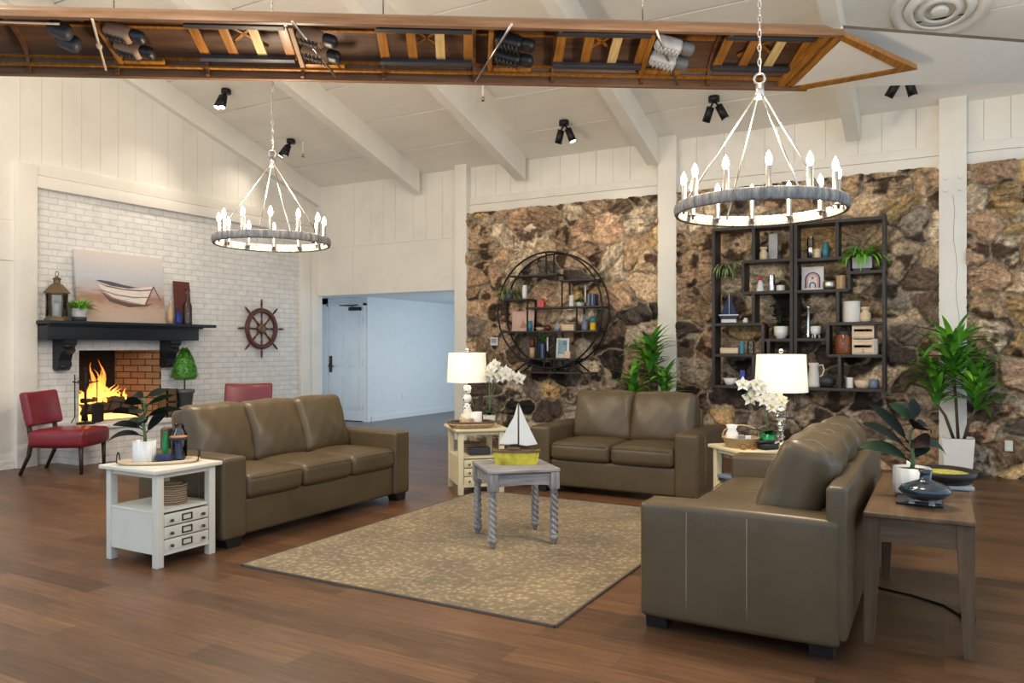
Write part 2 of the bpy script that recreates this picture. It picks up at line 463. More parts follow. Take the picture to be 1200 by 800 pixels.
    def prism(s, poly, p0, ex, ey, ez, th):
        """polygon (u,v) in plane p0 + u*ex + v*ey, extruded th along ez"""
        p0, ex, ey, ez = Vector(p0), Vector(ex), Vector(ey), Vector(ez)
        a = [s.bm.verts.new(p0 + ex * u + ey * v) for u, v in poly]
        b_ = [s.bm.verts.new(p0 + ex * u + ey * v + ez * th) for u, v in poly]
        s._face(list(reversed(a))); s._face(b_)
        for i in range(len(poly)):
            j = (i + 1) % len(poly); s._face([a[i], a[j], b_[j], b_[i]])
        return s
    def leaf(s, base, az, el, length, width, droop=.8, seg=7, prof=None, fold=.15, tw=0):
        """arching leaf: starts at elevation el, bends down by droop radians over its length"""
        p = Vector(base); e = el
        side = Vector((-math.sin(az), math.cos(az), 0)); rows = []
        st = length / seg
        for i in range(seg + 1):
            t = i / seg
            w = width * (prof(t) if prof else math.sin(PI * min(1, t * .92 + .06)) ** .8)
            d = Vector((math.cos(az) * math.cos(e), math.sin(az) * math.cos(e), math.sin(e)))
            up = side.cross(d) * -1
            sd = side * math.cos(tw) + up * math.sin(tw); u2 = up * math.cos(tw) - side * math.sin(tw)
            rows.append([s.bm.verts.new(p + sd * w / 2 + u2 * w * fold), s.bm.verts.new(p), s.bm.verts.new(p - sd * w / 2 + u2 * w * fold)])
            p = p + d * st; e -= droop / seg
        for a, b_ in zip(rows, rows[1:]):
            for k in range(2):
                f = s._face([a[k], a[k + 1], b_[k + 1], b_[k]])
                if f: f.smooth = True
        return s
    def obj(s, name, m, parent=None, loc=None, rotz=None):
        me = bpy.data.meshes.new(name)
        bmesh.ops.recalc_face_normals(s.bm, faces=s.bm.faces)
        s.bm.to_mesh(me); s.bm.free()
        for q in (m if isinstance(m, (list, tuple)) else [m]):
            me.materials.append(M[q] if isinstance(q, str) else q)
        o = bpy.data.objects.new(name, me); COL.objects.link(o)
        if parent: o.parent = parent
        if loc: o.location = loc
        if rotz is not None: o.rotation_euler = (0, 0, rotz)
        return o

def tag(o, label, cat, group=None):
    o['label'] = label; o['category'] = cat
    if group: o['group'] = group
    return o
def thing(name, label, cat, loc=(0, 0, 0), rotz=0, group=None):
    o = bpy.data.objects.new(name, None); COL.objects.link(o); o.empty_display_size = .1
    o.location = loc; o.rotation_euler = (0, 0, rotz)
    return tag(o, label, cat, group)
def struct(b, name, m):
    o = b.obj(name, m); o['kind'] = 'structure'; return o
def dup(root, loc, rotz, label, group=None):
    r = root.copy(); COL.objects.link(r); r.location = loc; r.rotation_euler = (0, 0, rotz); r['label'] = label
    if group: r['group'] = group
    for ch in list(root.children):
        c = ch.copy(); COL.objects.link(c); c.parent = r
        for g in list(ch.children):
            d = g.copy(); COL.objects.link(d); d.parent = c
    return r

# ================================================================== THE ROOM
XL, YB = -9.0, 9.5            # fireplace wall, back wall
PIT = .307
def zc(Y): return 3.95 + PIT * (YB - Y)     # ceiling slope above the room
RIDGE = 4.4
def zc2(Y): return zc(Y) if Y >= RIDGE else zc(RIDGE) - PIT * (RIDGE - Y)

b = B(); b.span((-9.6, -2.2, -.08), (3.6, YB + .1, 0)); struct(b, 'floor', 'floor')
b = B(); b.span((-10.3, YB + .1, -.08), (-6.1, 16.2, -.001)); struct(b, 'floor', 'hall_floor')

# ceiling : boards running along the back wall
b = B(); b.mi = 1
for a, e in ((YB + .12, RIDGE), (RIDGE, 1.0)):
    b.prism([(-9.4, 0), (3.6, 0), (3.6, 1), (-9.4, 1)], (0, a, zc2(a) + .02), (1, 0, 0), (0, e - a, zc2(e) - zc2(a)), (0, 0, 1), .1)
b.mi = 0
Y = YB + .1; k = 0
while Y > 1.0:
    w = .185
    if Y - w < RIDGE < Y: w = Y - RIDGE
    gap = (.0012, .003, .0012, .022)[k % 4]; k += 1
    y0, y1 = Y, max(1.0, Y - w + gap)
    if abs(y0 - y1) > .01:
        b.prism([(-9.4, 0), (3.6, 0), (3.6, 1), (-9.4, 1)], (0, y0, zc2(y0) - .001), (1, 0, 0), (0, y1 - y0, zc2(y1) - zc2(y0)), (0, 0, 1), .03)
    Y -= w
struct(b, 'ceiling', ['ceil_paint', 'seam_and_shade'])
# rafters
DROP = .34
for i, xr in enumerate((-6.82, -5.03, -3.13, -.81, 1.55)):
    b = B()
    y0 = YB - .12 if i < 4 else YB
    def rz(Y): return zc(Y) - .002
    poly = [(y0, rz(y0)), (y0, rz(y0) - DROP), (RIDGE, rz(RIDGE) - DROP), (RIDGE, rz(RIDGE))]
    b.prism(poly, (xr - .145, 0, 0), (0, 1, 0), (0, 0, 1), (1, 0, 0), .145)
    struct(b, 'trim_%d' % (i + 1), 'ceil_paint')
b = B(); b.span((-9.4, RIDGE - .1, zc(RIDGE) - .42), (3.6, RIDGE + .1, zc(RIDGE) - .02)); struct(b, 'trim_6', 'ceil_paint')

# back wall, white boards above the stone and above the hall opening
HDR = 3.26
b = B(); b.mi = 1; b.span((-6.1, YB + .02, 0), (3.6, YB + .12, 3.98)); b.span((-9.1, YB + .02, 2.19), (-6.1, YB + .12, 3.98))
b.mi = 0
x = -9.0
while x < 3.6:
    w = random.choice((.24, .29, .34)); z0 = 3.5 if x > -6.25 else 2.95
    b.span((x, YB, z0), (min(3.6, x + w - .003), YB + .03, 3.97)); x += w
b.span((-6.0, YB - .03, HDR), (3.6, YB + .03, HDR + .135), .004)       # header boards
b.span((-6.0, YB - .026, HDR + .14), (3.6, YB + .03, HDR + .245), .004)
b.span((-9.02, YB - .012, 2.18), (-8.2, YB + .03, 2.945)); b.span((-8.196, YB - .012, 2.18), (-6.2, YB + .03, 2.945))
struct(b, 'wall_back', ['white_paint', 'gap'])
# posts of the back wall
for i, (x0, x1) in enumerate(((-6.205, -6.0), (-3.145, -2.905), (-.045, .212))):
    b = B(); zt = zc(9.4) - .0
    b.span((x0, 9.385, 0), (x1, 9.55, zt + .03), .006)
    if i == 2:
        b.mi = 1
        pts = [(x0 + .13 + .012 * math.sin(q * 1.7) + q * .006, 9.3865, 2.95 - q * .16) for q in range(11)]
        b.tube(pts, .0028, 5); b.mi = 0
        for qx in (.06, .20):
            for qz in (3.0, 3.13): b.cyl((x0 + qx, 9.392, qz), (x0 + qx, 9.37, qz), .022, .018, 8)
    struct(b, 'trim_%d' % (7 + i), ['white_paint', 'seam_and_shade'])

# fireplace wall (gable): painted brick with boards above
BRK = 3.15
b = B()
fy0, fy1, fz0, fz1 = 5.52, 6.63, .44, 1.305
for lo, hi in (((XL - .25, 4.9, 0), (XL, fy0, BRK)), ((XL - .25, fy1, 0), (XL, 9.2, BRK)), ((XL - .25, fy0, fz1), (XL, fy1, BRK)), ((XL - .25, fy0, 0), (XL, fy1, fz0))):
    b.span(lo, hi)
b.mi = 1
b.span((XL - .01, 5.25, 0), (-8.55, 7.35, .40)); b.span((XL - .01, 5.23, .395), (-8.52, 7.37, .445), .008)
struct(b, 'wall_left_brick', ['brick_white', 'brick_white'])
b = B()
b.mi = 2; b.span((-9.72, fy0 - .12, fz0 - .05), (-9.62, 6.46, 1.5))               # sooted back
b.mi = 1; b.prism([(-9.70, 6.36), (-9.001, fy1 - .02), (-9.001, fy1 + .12), (-9.70, 6.55)], (0, 0, fz0 - .05), (1, 0, 0), (0, 1, 0), (0, 0, 1), .95)
b.mi = 2; b.span((-9.62, fy0 - .12, fz0 - .05), (XL - .001, fy0, 1.5))
b.span((-9.72, fy0 - .12, 1.45), (XL - .001, fy1 + .12, 1.55)); b.span((-9.72, fy0 - .12, fz0 - .1), (XL - .26, fy1 + .12, fz0))
struct(b, 'wall_firebox', ['brick_fire_y', 'brick_fire', 'soot'])

def clip_board(y0, y1, z0):
    return [(y0, z0), (y1, z0), (y1, zc2(y1) + .02), (y0, zc2(y0) + .02)]
b = B(); b.mi = 1
b.prism([(-2.2, 0), (4.8, 0), (4.8, 3.1), (9.3, 3.1), (9.3, 2.2), (9.65, 2.2), (9.65, zc(9.65)), (RIDGE, zc(RIDGE)), (-2.2, zc2(-2.2))], (XL - .3, 0, 0), (0, 1, 0), (0, 0, 1), (1, 0, 0), .26)
b.mi = 0
y = -2.2
while y < 9.5:
    w = .235; y1 = min(9.5, y + w - .003); z0 = 3.36 if y > 4.7 else 2.75
    b.prism(clip_board(y, y1, z0), (XL - .05, 0, 0), (0, 1, 0), (0, 0, 1), (1, 0, 0), .05); y += w
b.span((XL - .05, -2.2, 2.30), (XL + .012, 4.775, 2.745)); b.span((XL - .05, -2.2, 0.0), (XL + .006, 4.775, 2.295))
b.span((XL - .2, 4.98, BRK), (XL + .06, 9.4, 3.29), .006); b.span((XL - .2, 4.98, 3.295), (XL + .05, 9.4, 3.44), .006)
struct(b, 'wall_left', ['white_paint', 'gap'])
b = B(); b.span((XL - .2, 4.775, 0), (XL + .07, 5.0, 3.40), .006); struct(b, 'trim_10', 'white_paint')
b = B(); b.span((XL - .2, 9.12, 0), (XL + .05, 9.36, BRK + .05), .006); b.span((XL - .25, 9.32, 0), (XL + .05, YB + .1, 3.0), .006); struct(b, 'trim_11', 'white_paint')
b = B()                                                                            # rake board along the gable
for sgn in (0, 1):
    ya, yb = (YB, RIDGE) if sgn == 0 else (RIDGE, -2.2)
    b.prism([(ya, zc2(ya)), (yb, zc2(yb)), (yb, zc2(yb) - .31), (ya, zc2(ya) - .31)], (XL - .02, 0, 0), (0, 1, 0), (0, 0, 1), (1, 0, 0), .12)
struct(b, 'trim_12', 'ceil_paint')
b = B(); b.span((XL, -2.2, 0), (XL + .02, 4.77, .09)); struct(b, 'baseboard_left', 'white_paint')

# hall beyond the opening
b = B()
b.span((XL - .12, 10.8, 0), (XL, 16.0, 2.6))                 # long side wall
b.span((-10.4, 9.6, 0), (-10.3, 10.9, 2.6))
b.span((-10.3, 10.8, 2.13), (XL - .1, 10.9, 2.6)); b.span((-10.3, 10.8, 0), (-9.93, 10.9, 2.6))
b.span((-10.3, 10.95, 0), (XL - .05, 11.0, 2.6))
b.span((-6.2, 9.6, 0), (-6.1, 10.4, 2.6)); b.span((-6.2, 14.5, 0), (-6.1, 16.0, 2.6)); b.span((XL, 16.0, 0), (-6.1, 16.1, 2.6))
struct(b, 'wall_hall', 'hall_paint')
b = B(); b.span((-10.4, 9.6, 2.24), (-6.1, 16.1, 2.34)); struct(b, 'ceiling', 'hall_paint')
b = B(); b.span((XL, 10.9, 0), (XL + .02, 16.0, .1)); struct(b, 'baseboard_hall', 'hall_paint')
# hall door, six panels
dr = bpy.data.objects.new('door_1', None); COL.objects.link(dr); dr['kind'] = 'structure'; dr.location = (-9.49, 10.8, 0)
b = B()
b.span((-.41, -.01, .015), (.41, .035, 2.09))
for px_ in (-.19, .19):
    for z0, z1 in ((.2, .82), (.98, 1.52), (1.66, 1.95)):
        b.box((px_, -.012, (z0 + z1) / 2), (.27, .012, z1 - z0), None, .005); b.box((px_, -.02, (z0 + z1) / 2), (.2, .008, z1 - z0 - .08), None, .003)
b.obj('door_leaf', 'hall_paint', dr)
b = B(); b.span((-.45, -.03, 0), (-.41, .05, 2.13)); b.span((.41, -.03, 0), (.47, .05, 2.13)); b.span((-.45, -.03, 2.09), (.47, .05, 2.14)); b.obj('door_frame', 'hall_paint', dr)
b = B(); b.span((-.39, -.025, .88), (-.33, -.01, 1.18)); b.cyl((-.36, -.02, 1.02), (-.36, -.07, 1.02), .012); b.span((-.375, -.08, .98), (-.25, -.06, 1.0)); b.obj('door_handle', 'bronze', dr)
b = B(); b.span((.1, -.06, 2.0), (.36, -.012, 2.06)); b.tube([(.2, -.05, 2.07), (.0, -.18, 2.09), (.3, -.04, 2.1)], .01, 6); b.obj('door_closer', 'iron', dr)
for z in (.25, 1.05, 1.85):
    b = B(); b.cyl((.405, -.018, z - .05), (.405, -.018, z + .05), .008, seg=8); b.obj('hinge', 'bronze', dr)
b = B(); b.box((XL + .005, 11.85, .40), (.012, .075, .12), None, .003); b.obj('outlet', 'plastic')
tag(bpy.data.objects['outlet'], 'small white outlet plate low on the hall wall beyond the opening', 'outlet')

# ------------------------------------------------------------------ stone wall panels
rng = np.random.default_rng(11)
def vnoise(x, y, seed):
    r = np.random.default_rng(seed); T = r.random((128, 128))
    xi = np.floor(x).astype(int); yi = np.floor(y).astype(int); fx = x - xi; fy = y - yi
    fx = fx * fx * (3 - 2 * fx); fy = fy * fy * (3 - 2 * fy)
    g = lambda a, c: T[a % 128, c % 128]
    return (g(xi, yi) * (1 - fx) + g(xi + 1, yi) * fx) * (1 - fy) + (g(xi, yi + 1) * (1 - fx) + g(xi + 1, yi + 1) * fx) * fy
def fbm(x, y, seed, oct_=4):
    s = 0; a = .5
    for o in range(oct_):
        s = s + a * vnoise(x * 2 ** o, y * 2 ** o, seed + o); a *= .55
    return s
PAL = np.array([(.56, .40, .245), (.44, .30, .175), (.27, .18, .11), (.125, .084, .056), (.075, .055, .043), (.70, .56, .39), (.36, .285, .21), (.46, .30, .185), (.17, .13, .10), (.52, .35, .16)])
def stone_panel(x0, x1, z0, z1, seed):
    st = .0145
    nx = int((x1 - x0) / st) + 1; nz = int((z1 - z0) / st) + 1
    X, Z = np.meshgrid(np.linspace(x0, x1, nx), np.linspace(z0, z1, nz))
    r = np.random.default_rng(seed)
    sx = []; cw, ch = .35, .26
    zz = z0 - ch; row = 0
    while zz < z1 + 2 * ch:
        xx = x0 - cw + (row % 2) * cw * .5
        while xx < x1 + 2 * cw:
            if r.random() > .16: sx.append((xx + r.uniform(-.42, .42) * cw, zz + r.uniform(-.42, .42) * ch, r.uniform(.7, 1.5), r.uniform(-.7, .7)))
            xx += cw
        zz += ch; row += 1
    S = np.array(sx)
    wx = X + (fbm(X * 4, Z * 4, seed) - .5) * .2; wz = Z + (fbm(X * 4 + 40, Z * 4 + 9, seed + 3) - .5) * .2
    D1 = np.full(X.shape, 9.); D2 = D1.copy(); I = np.zeros(X.shape, int)
    for i, (a, c, asp, an) in enumerate(S):
        dx = wx - a; dz = wz - c
        ca, sa = math.cos(an), math.sin(an)
        u = (dx * ca + dz * sa) / (1.12 * asp); v = (-dx * sa + dz * ca) * 1.12 * asp ** .6
        d = np.sqrt(u * u + v * v)
        m1 = d < D1
        D2 = np.where(m1, D1, np.minimum(D2, d)); I = np.where(m1, i, I); D1 = np.where(m1, d, D1)
    e = (D2 - D1) + (fbm(X * 26, Z * 26, seed + 7) - .45) * .022
    k = np.clip((e - .012) / .022, 0, 1); k = k * k * (3 - 2 * k)
    kk = np.clip(e / .10, 0, 1) ** .6
    n = len(S)
    tx = r.uniform(-.2, .2, n)[I]; tz = r.uniform(-.25, .12, n)[I]; hh = r.uniform(.02, .05, n)[I]
    ang = np.where(r.random(n) < .6, r.uniform(-.5, .5, n), r.uniform(-1.57, 1.57, n))[I]
    ru = r.uniform(.25, 1.25, n)[I]
    lx = X - S[I, 0]; lz = Z - S[I, 1]
    au = lx * np.cos(ang) + lz * np.sin(ang); av = -lx * np.sin(ang) + lz * np.cos(ang)
    wob = (fbm(au * 6 + I * 5.7, av * 6 + I * 2.3, seed + 17, 3) - .45) * .09
    strata = np.abs(fbm(au * 5 + I * 3.1, (av + wob) * 30 + I * 1.7, seed + 5, 4) - .46) * 2.4      # ridges along the grain of each stone
    rough = fbm(X * 15, Z * 15, seed + 9, 4) - .47
    H = k * (.018 + kk * hh + tx * lx + tz * lz + ru * strata * .05 + rough * .04) + (1 - k) * (.004 + rough * .01)
    H = np.clip(H, 0, .1)
    ci = r.integers(0, len(PAL), n)
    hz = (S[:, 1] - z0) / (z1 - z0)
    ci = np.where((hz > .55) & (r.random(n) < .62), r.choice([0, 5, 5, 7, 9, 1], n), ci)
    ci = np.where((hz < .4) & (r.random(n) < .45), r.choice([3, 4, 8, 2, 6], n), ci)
    c = (PAL[ci] * r.uniform(.8, 1.25, (n, 1)))[I]
    st3 = np.clip(1.25 - ru * strata * 1.15, .22, 1.3)[..., None]
    pat = fbm(X * 6 + I * 1.9, Z * 7 + I * .7, seed + 13, 4)[..., None]
    c = c * st3 * (.62 + .8 * pat)
    patch = np.clip((pat - .50) * 9, 0, 1) * (r.random(n) < .55)[I][..., None]
    c = c * (1 - patch) + c * np.array((.13, .105, .09)) * patch
    mort = np.array((.44, .365, .26)) * (.7 + .6 * fbm(X * 9, Z * 9, seed + 21)[..., None])
    K = k[..., None]
    c = c * K + mort * (1 - K)
    verts = np.stack([X, 9.46 - H, Z], -1).reshape(-1, 3)
    idx = np.arange(nx * nz).reshape(nz, nx)
    q = np.stack([idx[:-1, :-1], idx[:-1, 1:], idx[1:, 1:], idx[1:, :-1]], -1).reshape(-1, 4)
    me = bpy.data.meshes.new('wall_stone')
    me.vertices.add(len(verts)); me.vertices.foreach_set('co', verts.ravel())
    me.loops.add(q.size); me.loops.foreach_set('vertex_index', q.ravel().astype(np.int32))
    me.polygons.add(len(q)); me.polygons.foreach_set('loop_start', np.arange(0, q.size, 4, dtype=np.int32))
    me.update(calc_edges=True); me.validate()
    me.polygons.foreach_set('use_smooth', np.ones(len(q), bool))
    at = me.attributes.new('stone', 'FLOAT_COLOR', 'POINT')
    at.data.foreach_set('color', np.concatenate([c, k[..., None]], -1).reshape(-1).astype(np.float32))
    me.materials.append(M['stone'])
    o = bpy.data.objects.new('wall_back_stone', me); COL.objects.link(o); o['kind'] = 'structure'
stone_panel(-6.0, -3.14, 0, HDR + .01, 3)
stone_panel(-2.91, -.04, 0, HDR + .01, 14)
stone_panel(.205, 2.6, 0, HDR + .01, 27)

# ================================================================== RUG
b = B(); b.rbox((-2.70, 4.745, .006), (2.14, 2.81, .012), .004, 2, 10); o = b.obj('area_rug', 'rug')
tag(o, 'beige area rug with mottled gold leaf pattern under the twisted leg table', 'rug')
b = B()
for lo, hi in (((-3.776, 3.334), (-1.624, 3.346)), ((-3.776, 6.144), (-1.624, 6.156)), ((-3.776, 3.334), (-3.764, 6.156)), ((-1.636, 3.334), (-1.624, 6.156))):
    b.span((*lo, .0), (*hi, .013), .002)
b.obj('binding', 'rug_edge', o)

# ================================================================== SOFAS
def sofa(label, W, n, loc, rotz, lean=0.):
    """local: x along the length, front towards -y, origin at floor centre of the front edge"""
    t = thing('sofa' if n == 3 else 'loveseat', label, 'sofa', loc, rotz)
    D, AW, AH = .92, .205, .605
    iw = W - 2 * AW
    b = B(); b.rbox((0, .16, .185), (iw + .02, .26, .25), .025, 3, 5); b.rbox((0, .55, .19), (iw + .02, .72, .22), .02, 2, 3); b.obj('base', 'leather', t)
    for sgn in (-1, 1):
        xa = sgn * (W / 2 - AW / 2)
        b = B()
        b.rbox((xa, D / 2 - .02, (AH + .062) / 2), (AW, D - .03, AH - .062), .026, 4, 6, (.006, 0, .012)); a = b.obj('arm', 'leather', t)
        b = B(); xo = sgn * (W / 2 + .0045)
        for ys in (.225, .50):
            b.tube([(xo - sgn * .004, ys, .10), (xo - sgn * .0005, ys, .2), (xo + sgn * .001, ys, .35), (xo - sgn * .0005, ys, .5), (xo - sgn * .004, ys, .58)], .0022, 5)
        for xs in (xa - AW / 2 + .022, xa + AW / 2 - .022):
            b.tube([(xs, .0, AH - .004), (xs, .4, AH + .004), (xs, .86, AH - .004)], .0018, 5)
        b.obj('stitching', 'stitch', a)
        for yf in (.06, D - .12):
            b = B(); b.prism([(-.07, 0), (.07, 0), (.058, -.066), (-.045, -.066)], (xa, yf - .045, .0665), (1, 0, 0), (0, 0, 1), (0, 1, 0), .1); b.obj('leg', 'dark_foot', t)
    b = B(); b.rbox((0, D - .05, .42), (W - .02 if lean else iw + .02, .085, .665), .022, 3, 6); b.rbox((0, D - .15, .38), (iw - .12, .14, .46), .03, 3, 5); b.obj('back_frame', 'leather', t)
    cw = iw / n
    for i in range(n):
        xc = -iw / 2 + cw * (i + .5)
        b = B(); b.rbox((xc, .35, .385), (cw - .006, .70, .155), .045, 4, 8, (0, .012, .03))
        c = b.obj('seat_cushion', 'leather', t)
        b = B()
        x0 = xc - cw / 2 + .03; x1 = xc + cw / 2 - .03
        b.tube([(x0, -.006, .447), (xc, -.014, .452), (x1, -.006, .447)], .003, 5); b.obj('piping', 'leather', c)
        def slump(q, u, i=i):
            q = q.copy(); q.z += .003 * math.sin(u[0] * 4 + i) * max(0, u[2]); q.y += .006 * math.sin(u[0] * 5 + u[2] * 3 + i * 2) + .003 * math.sin(u[0] * 13 - u[2] * 8 + i)
            q.x += .02 * u[0] * (1 - u[2]) * .3
            return q
        tilt = -.30 - lean * (.55 if i == 0 else .1)
        b = B(); b.rbox((xc, .66 - lean * (.04 if i == 0 else 0), .665), (cw + .012, .20, .50), .062, 5, 12, (.0, .06, .008), (tilt, 0, .0 if not lean else random.uniform(-.05, .05)), slump)
        bc = b.obj('back_cushion', 'leather', t)
        R = Euler((tilt, 0, 0)).to_matrix(); cc = Vector((xc, .66 - lean * (.04 if i == 0 else 0), .665))
        b = B()
        for xs in (-cw * .32, cw * .32):
            if n == 3 and lean:
                b.tube([cc + R @ Vector((xs, y_, z_)) for y_, z_ in ((.09, .235), (.0, .262), (-.09, .235), (-.145, .1), (-.15, -.05))], .0022, 5)
        if lean: b.obj('stitching', 'stitch', bc)
        else: b.bm.free()
    return t
sofa('long brown leather sofa with three back cushions behind the white drawer table', 2.04, 3, (-4.15, 4.535, 0), PI / 2)
sofa('brown leather loveseat with two seat cushions in front of the stone wall', 1.6, 2, (-2.6, 6.42, 0), 0)
sofa('grey brown leather sofa seen from its arm, beside the weathered oak table', 2.03, 3, (-1.27, 4.55, 0), -PI / 2, .55)

# ================================================================== END TABLES
def end_table(label, loc, rotz, paint):
    """front with drawers faces +x"""
    t = thing('end_table', label, 'table', loc, rotz)
    lx, ly = .50, .43
    b = B(); b.rbox((0, 0, .588), (lx + .055, ly + .07, .026), .006, 2, 2); b.obj('table_top', paint, t)
    for sx in (-1, 1):
        for sy in (-1, 1):
            b = B(); b.box((sx * (lx / 2 - .024), sy * (ly / 2 - .024), .2875), (.048, .048, .575), None, .003); b.obj('leg', paint, t)
    b = B(); b.box((0, 0, .335), (lx - .05, ly - .01, .018), None, .002); b.obj('shelf', paint, t)
    for sy in (-1, 1):
        b = B(); b.box((0, sy * (ly / 2 - .014), .205), (lx - .09, .016, .25)); b.obj('side_panel', paint, t)
    b = B(); b.box((-lx / 2 + .02, 0, .2), (.016, ly - .09, .25)); b.box((0, 0, .085), (lx - .06, ly - .06, .014)); b.obj('back_panel', paint, t)
    for c_, d_ in [((0, sy * (ly / 2 - .02), .56), (lx - .09, .018, .03)) for sy in (-1, 1)] + [((sx * (lx / 2 - .02), 0, .56), (.018, ly - .09, .03)) for sx in (-1, 1)] + [((lx / 2 - .016, 0, .083), (.018, ly - .094, .026))]:
        b = B(); b.box(c_, d_); b.obj('apron', paint, t)
    for i, z in enumerate((.283, .205, .128)):
        b = B(); b.box((lx / 2 - .014, 0, z), (.02, ly - .104, .07), None, .003); d = b.obj('drawer', paint, t)
        b = B(); b.sm = True
        for sy in (-1, 1):
            b.sph((lx / 2 + .012, sy * .115, z - .004), .0105, 10); b.cyl((lx / 2 - .004, sy * .115, z - .004), (lx / 2 + .012, sy * .115, z - .004), .005, seg=8)
        b.obj('knob', 'bronze', d)
        b = B(); xx = lx / 2 - .001
        for dy, dz, sy_, sz_ in ((0, .018, .074, .006), (0, -.018, .074, .006), (.034, 0, .006, .04), (-.034, 0, .006, .04)):
            b.box((xx, dy, z + dz), (.008, sy_, sz_))
        b.obj('label_holder', 'bronze', d)
    return t
end_table('white end table with three drawers at the near end of the long sofa', (-4.41, 3.25, 0), 0, 'cream_paint')
end_table('cream end table holding the patterned lamp in the corner between two sofas', (-3.86, 6.20, 0), -PI / 4, 'yellow_cream')
end_table('cream end table holding the crystal lamp right of the loveseat', (-1.22, 5.97, 0), -3 * PI / 4, 'yellow_cream')

# twisted-leg side table
t = thing('side_table', 'grey washed side table with four twisted legs on the rug', 'table', (-2.61, 4.71, .0125), PI / 4)
S2 = .215
b = B(); b.rbox((0, 0, .505), (.50, .50, .026), .008, 3, 2); b.obj('table_top', 'grey_wood', t)
for sx in (-1, 1):
    for sy in (-1, 1):
        cx, cy = sx * S2, sy * S2
        b = B(); b.box((cx, cy, .435), (.062, .062, .115), None, .004)
        b.lathe([(.0, .378), (.026, .377), (.03, .37), (.02, .362), (.026, .352), (.021, .345)], (cx, cy, 0), 14)
        prof = [(.0235 + .003 * (i / 68), .345 - i * .00405) for i in range(69)]
        # spiral flutes
        tw = [(r, z) for r, z in prof]
        b.lathe(list(tw), (cx, cy, 0), 28, lambda a, z: 1 + .15 * math.cos(3 * (a + z * 52)))
        b.lathe([(.02, .07), (.03, .062), (.034, .05), (.03, .036), (.02, .028), (.016, .012), (.013, .0), (0, 0)], (cx, cy, 0), 14)
        b.obj('leg', 'grey_wood_z', t)
for k in range(4):
    a = k * PI / 2
    b = B(); R = Euler((0, 0, a)).to_matrix()
    L = S2 - .031
    poly = [(-L, .488), (L, .488), (L, .40), (L - .05, .408), (0, .414), (-L + .05, .408), (-L, .40)]
    b.prism(poly, R @ Vector((0, -S2 - .012, 0)), R @ Vector((1, 0, 0)), (0, 0, 1), R @ Vector((0, 1, 0)), .02)
    b.obj('apron', 'grey_wood', t)

# weathered oak table on the right
t = thing('console_table', 'weathered oak table with tapered legs behind the near sofa', 'table', (-.1, 4.47, 0), 0)
b = B(); b.rbox((0, 0, .59), (.44, 1.26, .022), .005, 2, 2); b.obj('table_top', 'walnut_grey', t)
for sx in (-1, 1):
    for sy in (-1, 1):
        cx, cy = sx * .185, sy * .57
        b = B()
        pz = [(.0, .021), (.35, .031), (.579, .034)]
        for (z0, r0), (z1, r1) in zip(pz, pz[1:]):
            v0 = [b.bm.verts.new((cx + i * r0 + sx * (.034 - r0), cy + j * r0 + sy * (.034 - r0), z0)) for i, j in ((-1, -1), (1, -1), (1, 1), (-1, 1))]
            v1 = [b.bm.verts.new((cx + i * r1 + sx * (.034 - r1), cy + j * r1 + sy * (.034 - r1), z1)) for i, j in ((-1, -1), (1, -1), (1, 1), (-1, 1))]
            for q in range(4): b._face([v0[q], v0[(q + 1) % 4], v1[(q + 1) % 4], v1[q]])
            b._face(v0); b._face(v1)
        bmesh.ops.remove_doubles(b.bm, verts=b.bm.verts, dist=1e-5)
        b.obj('leg', 'walnut_grey_z', t)
for c_, d_ in (((0, -.585, .523), (.31, .022, .112)), ((0, .585, .523), (.31, .022, .112)), ((-.2, 0, .523), (.022, 1.08, .112)), ((.2, 0, .523), (.022, 1.08, .112))):
    b = B(); b.box(c_, d_); b.obj('apron', 'walnut_grey_x' if d_[0] > .1 else 'walnut_grey', t)
#PART2
# ================================================================== FIREPLACE DRESSING
mn = thing('mantel_shelf', 'long blue black mantel shelf on carved corbels over the fire', 'mantel', (XL, 0, 0))
b = B(); b.span((0, 4.98, 1.605), (.33, 7.24, 1.645), .006); b.obj('shelf_board', 'blue_black', mn)
b = B(); b.span((0, 5.0, 1.43), (.25, 7.02, 1.606), .006); b.span((0, 5.0, 1.585), (.285, 7.06, 1.606), .004); b.obj('beam', 'blue_black', mn)
for yc in (5.28, 6.68):
    b = B()
    poly = [(0, 1.435), (.235, 1.435), (.235, 1.39), (.19, 1.345), (.205, 1.30), (.15, 1.26), (.12, 1.19), (.135, 1.14), (.09, 1.08), (.04, 1.07), (0, 1.1)]
    b.prism(poly, (0, yc - .075, 0), (1, 0, 0), (0, 0, 1), (0, 1, 0), .15)
    b.sph((.17, yc, 1.36), (.055, .085, .05), 12); b.sph((.09, yc, 1.12), (.05, .082, .045), 12)
    b.obj('corbel', 'blue_black', mn)

MZ = 1.645
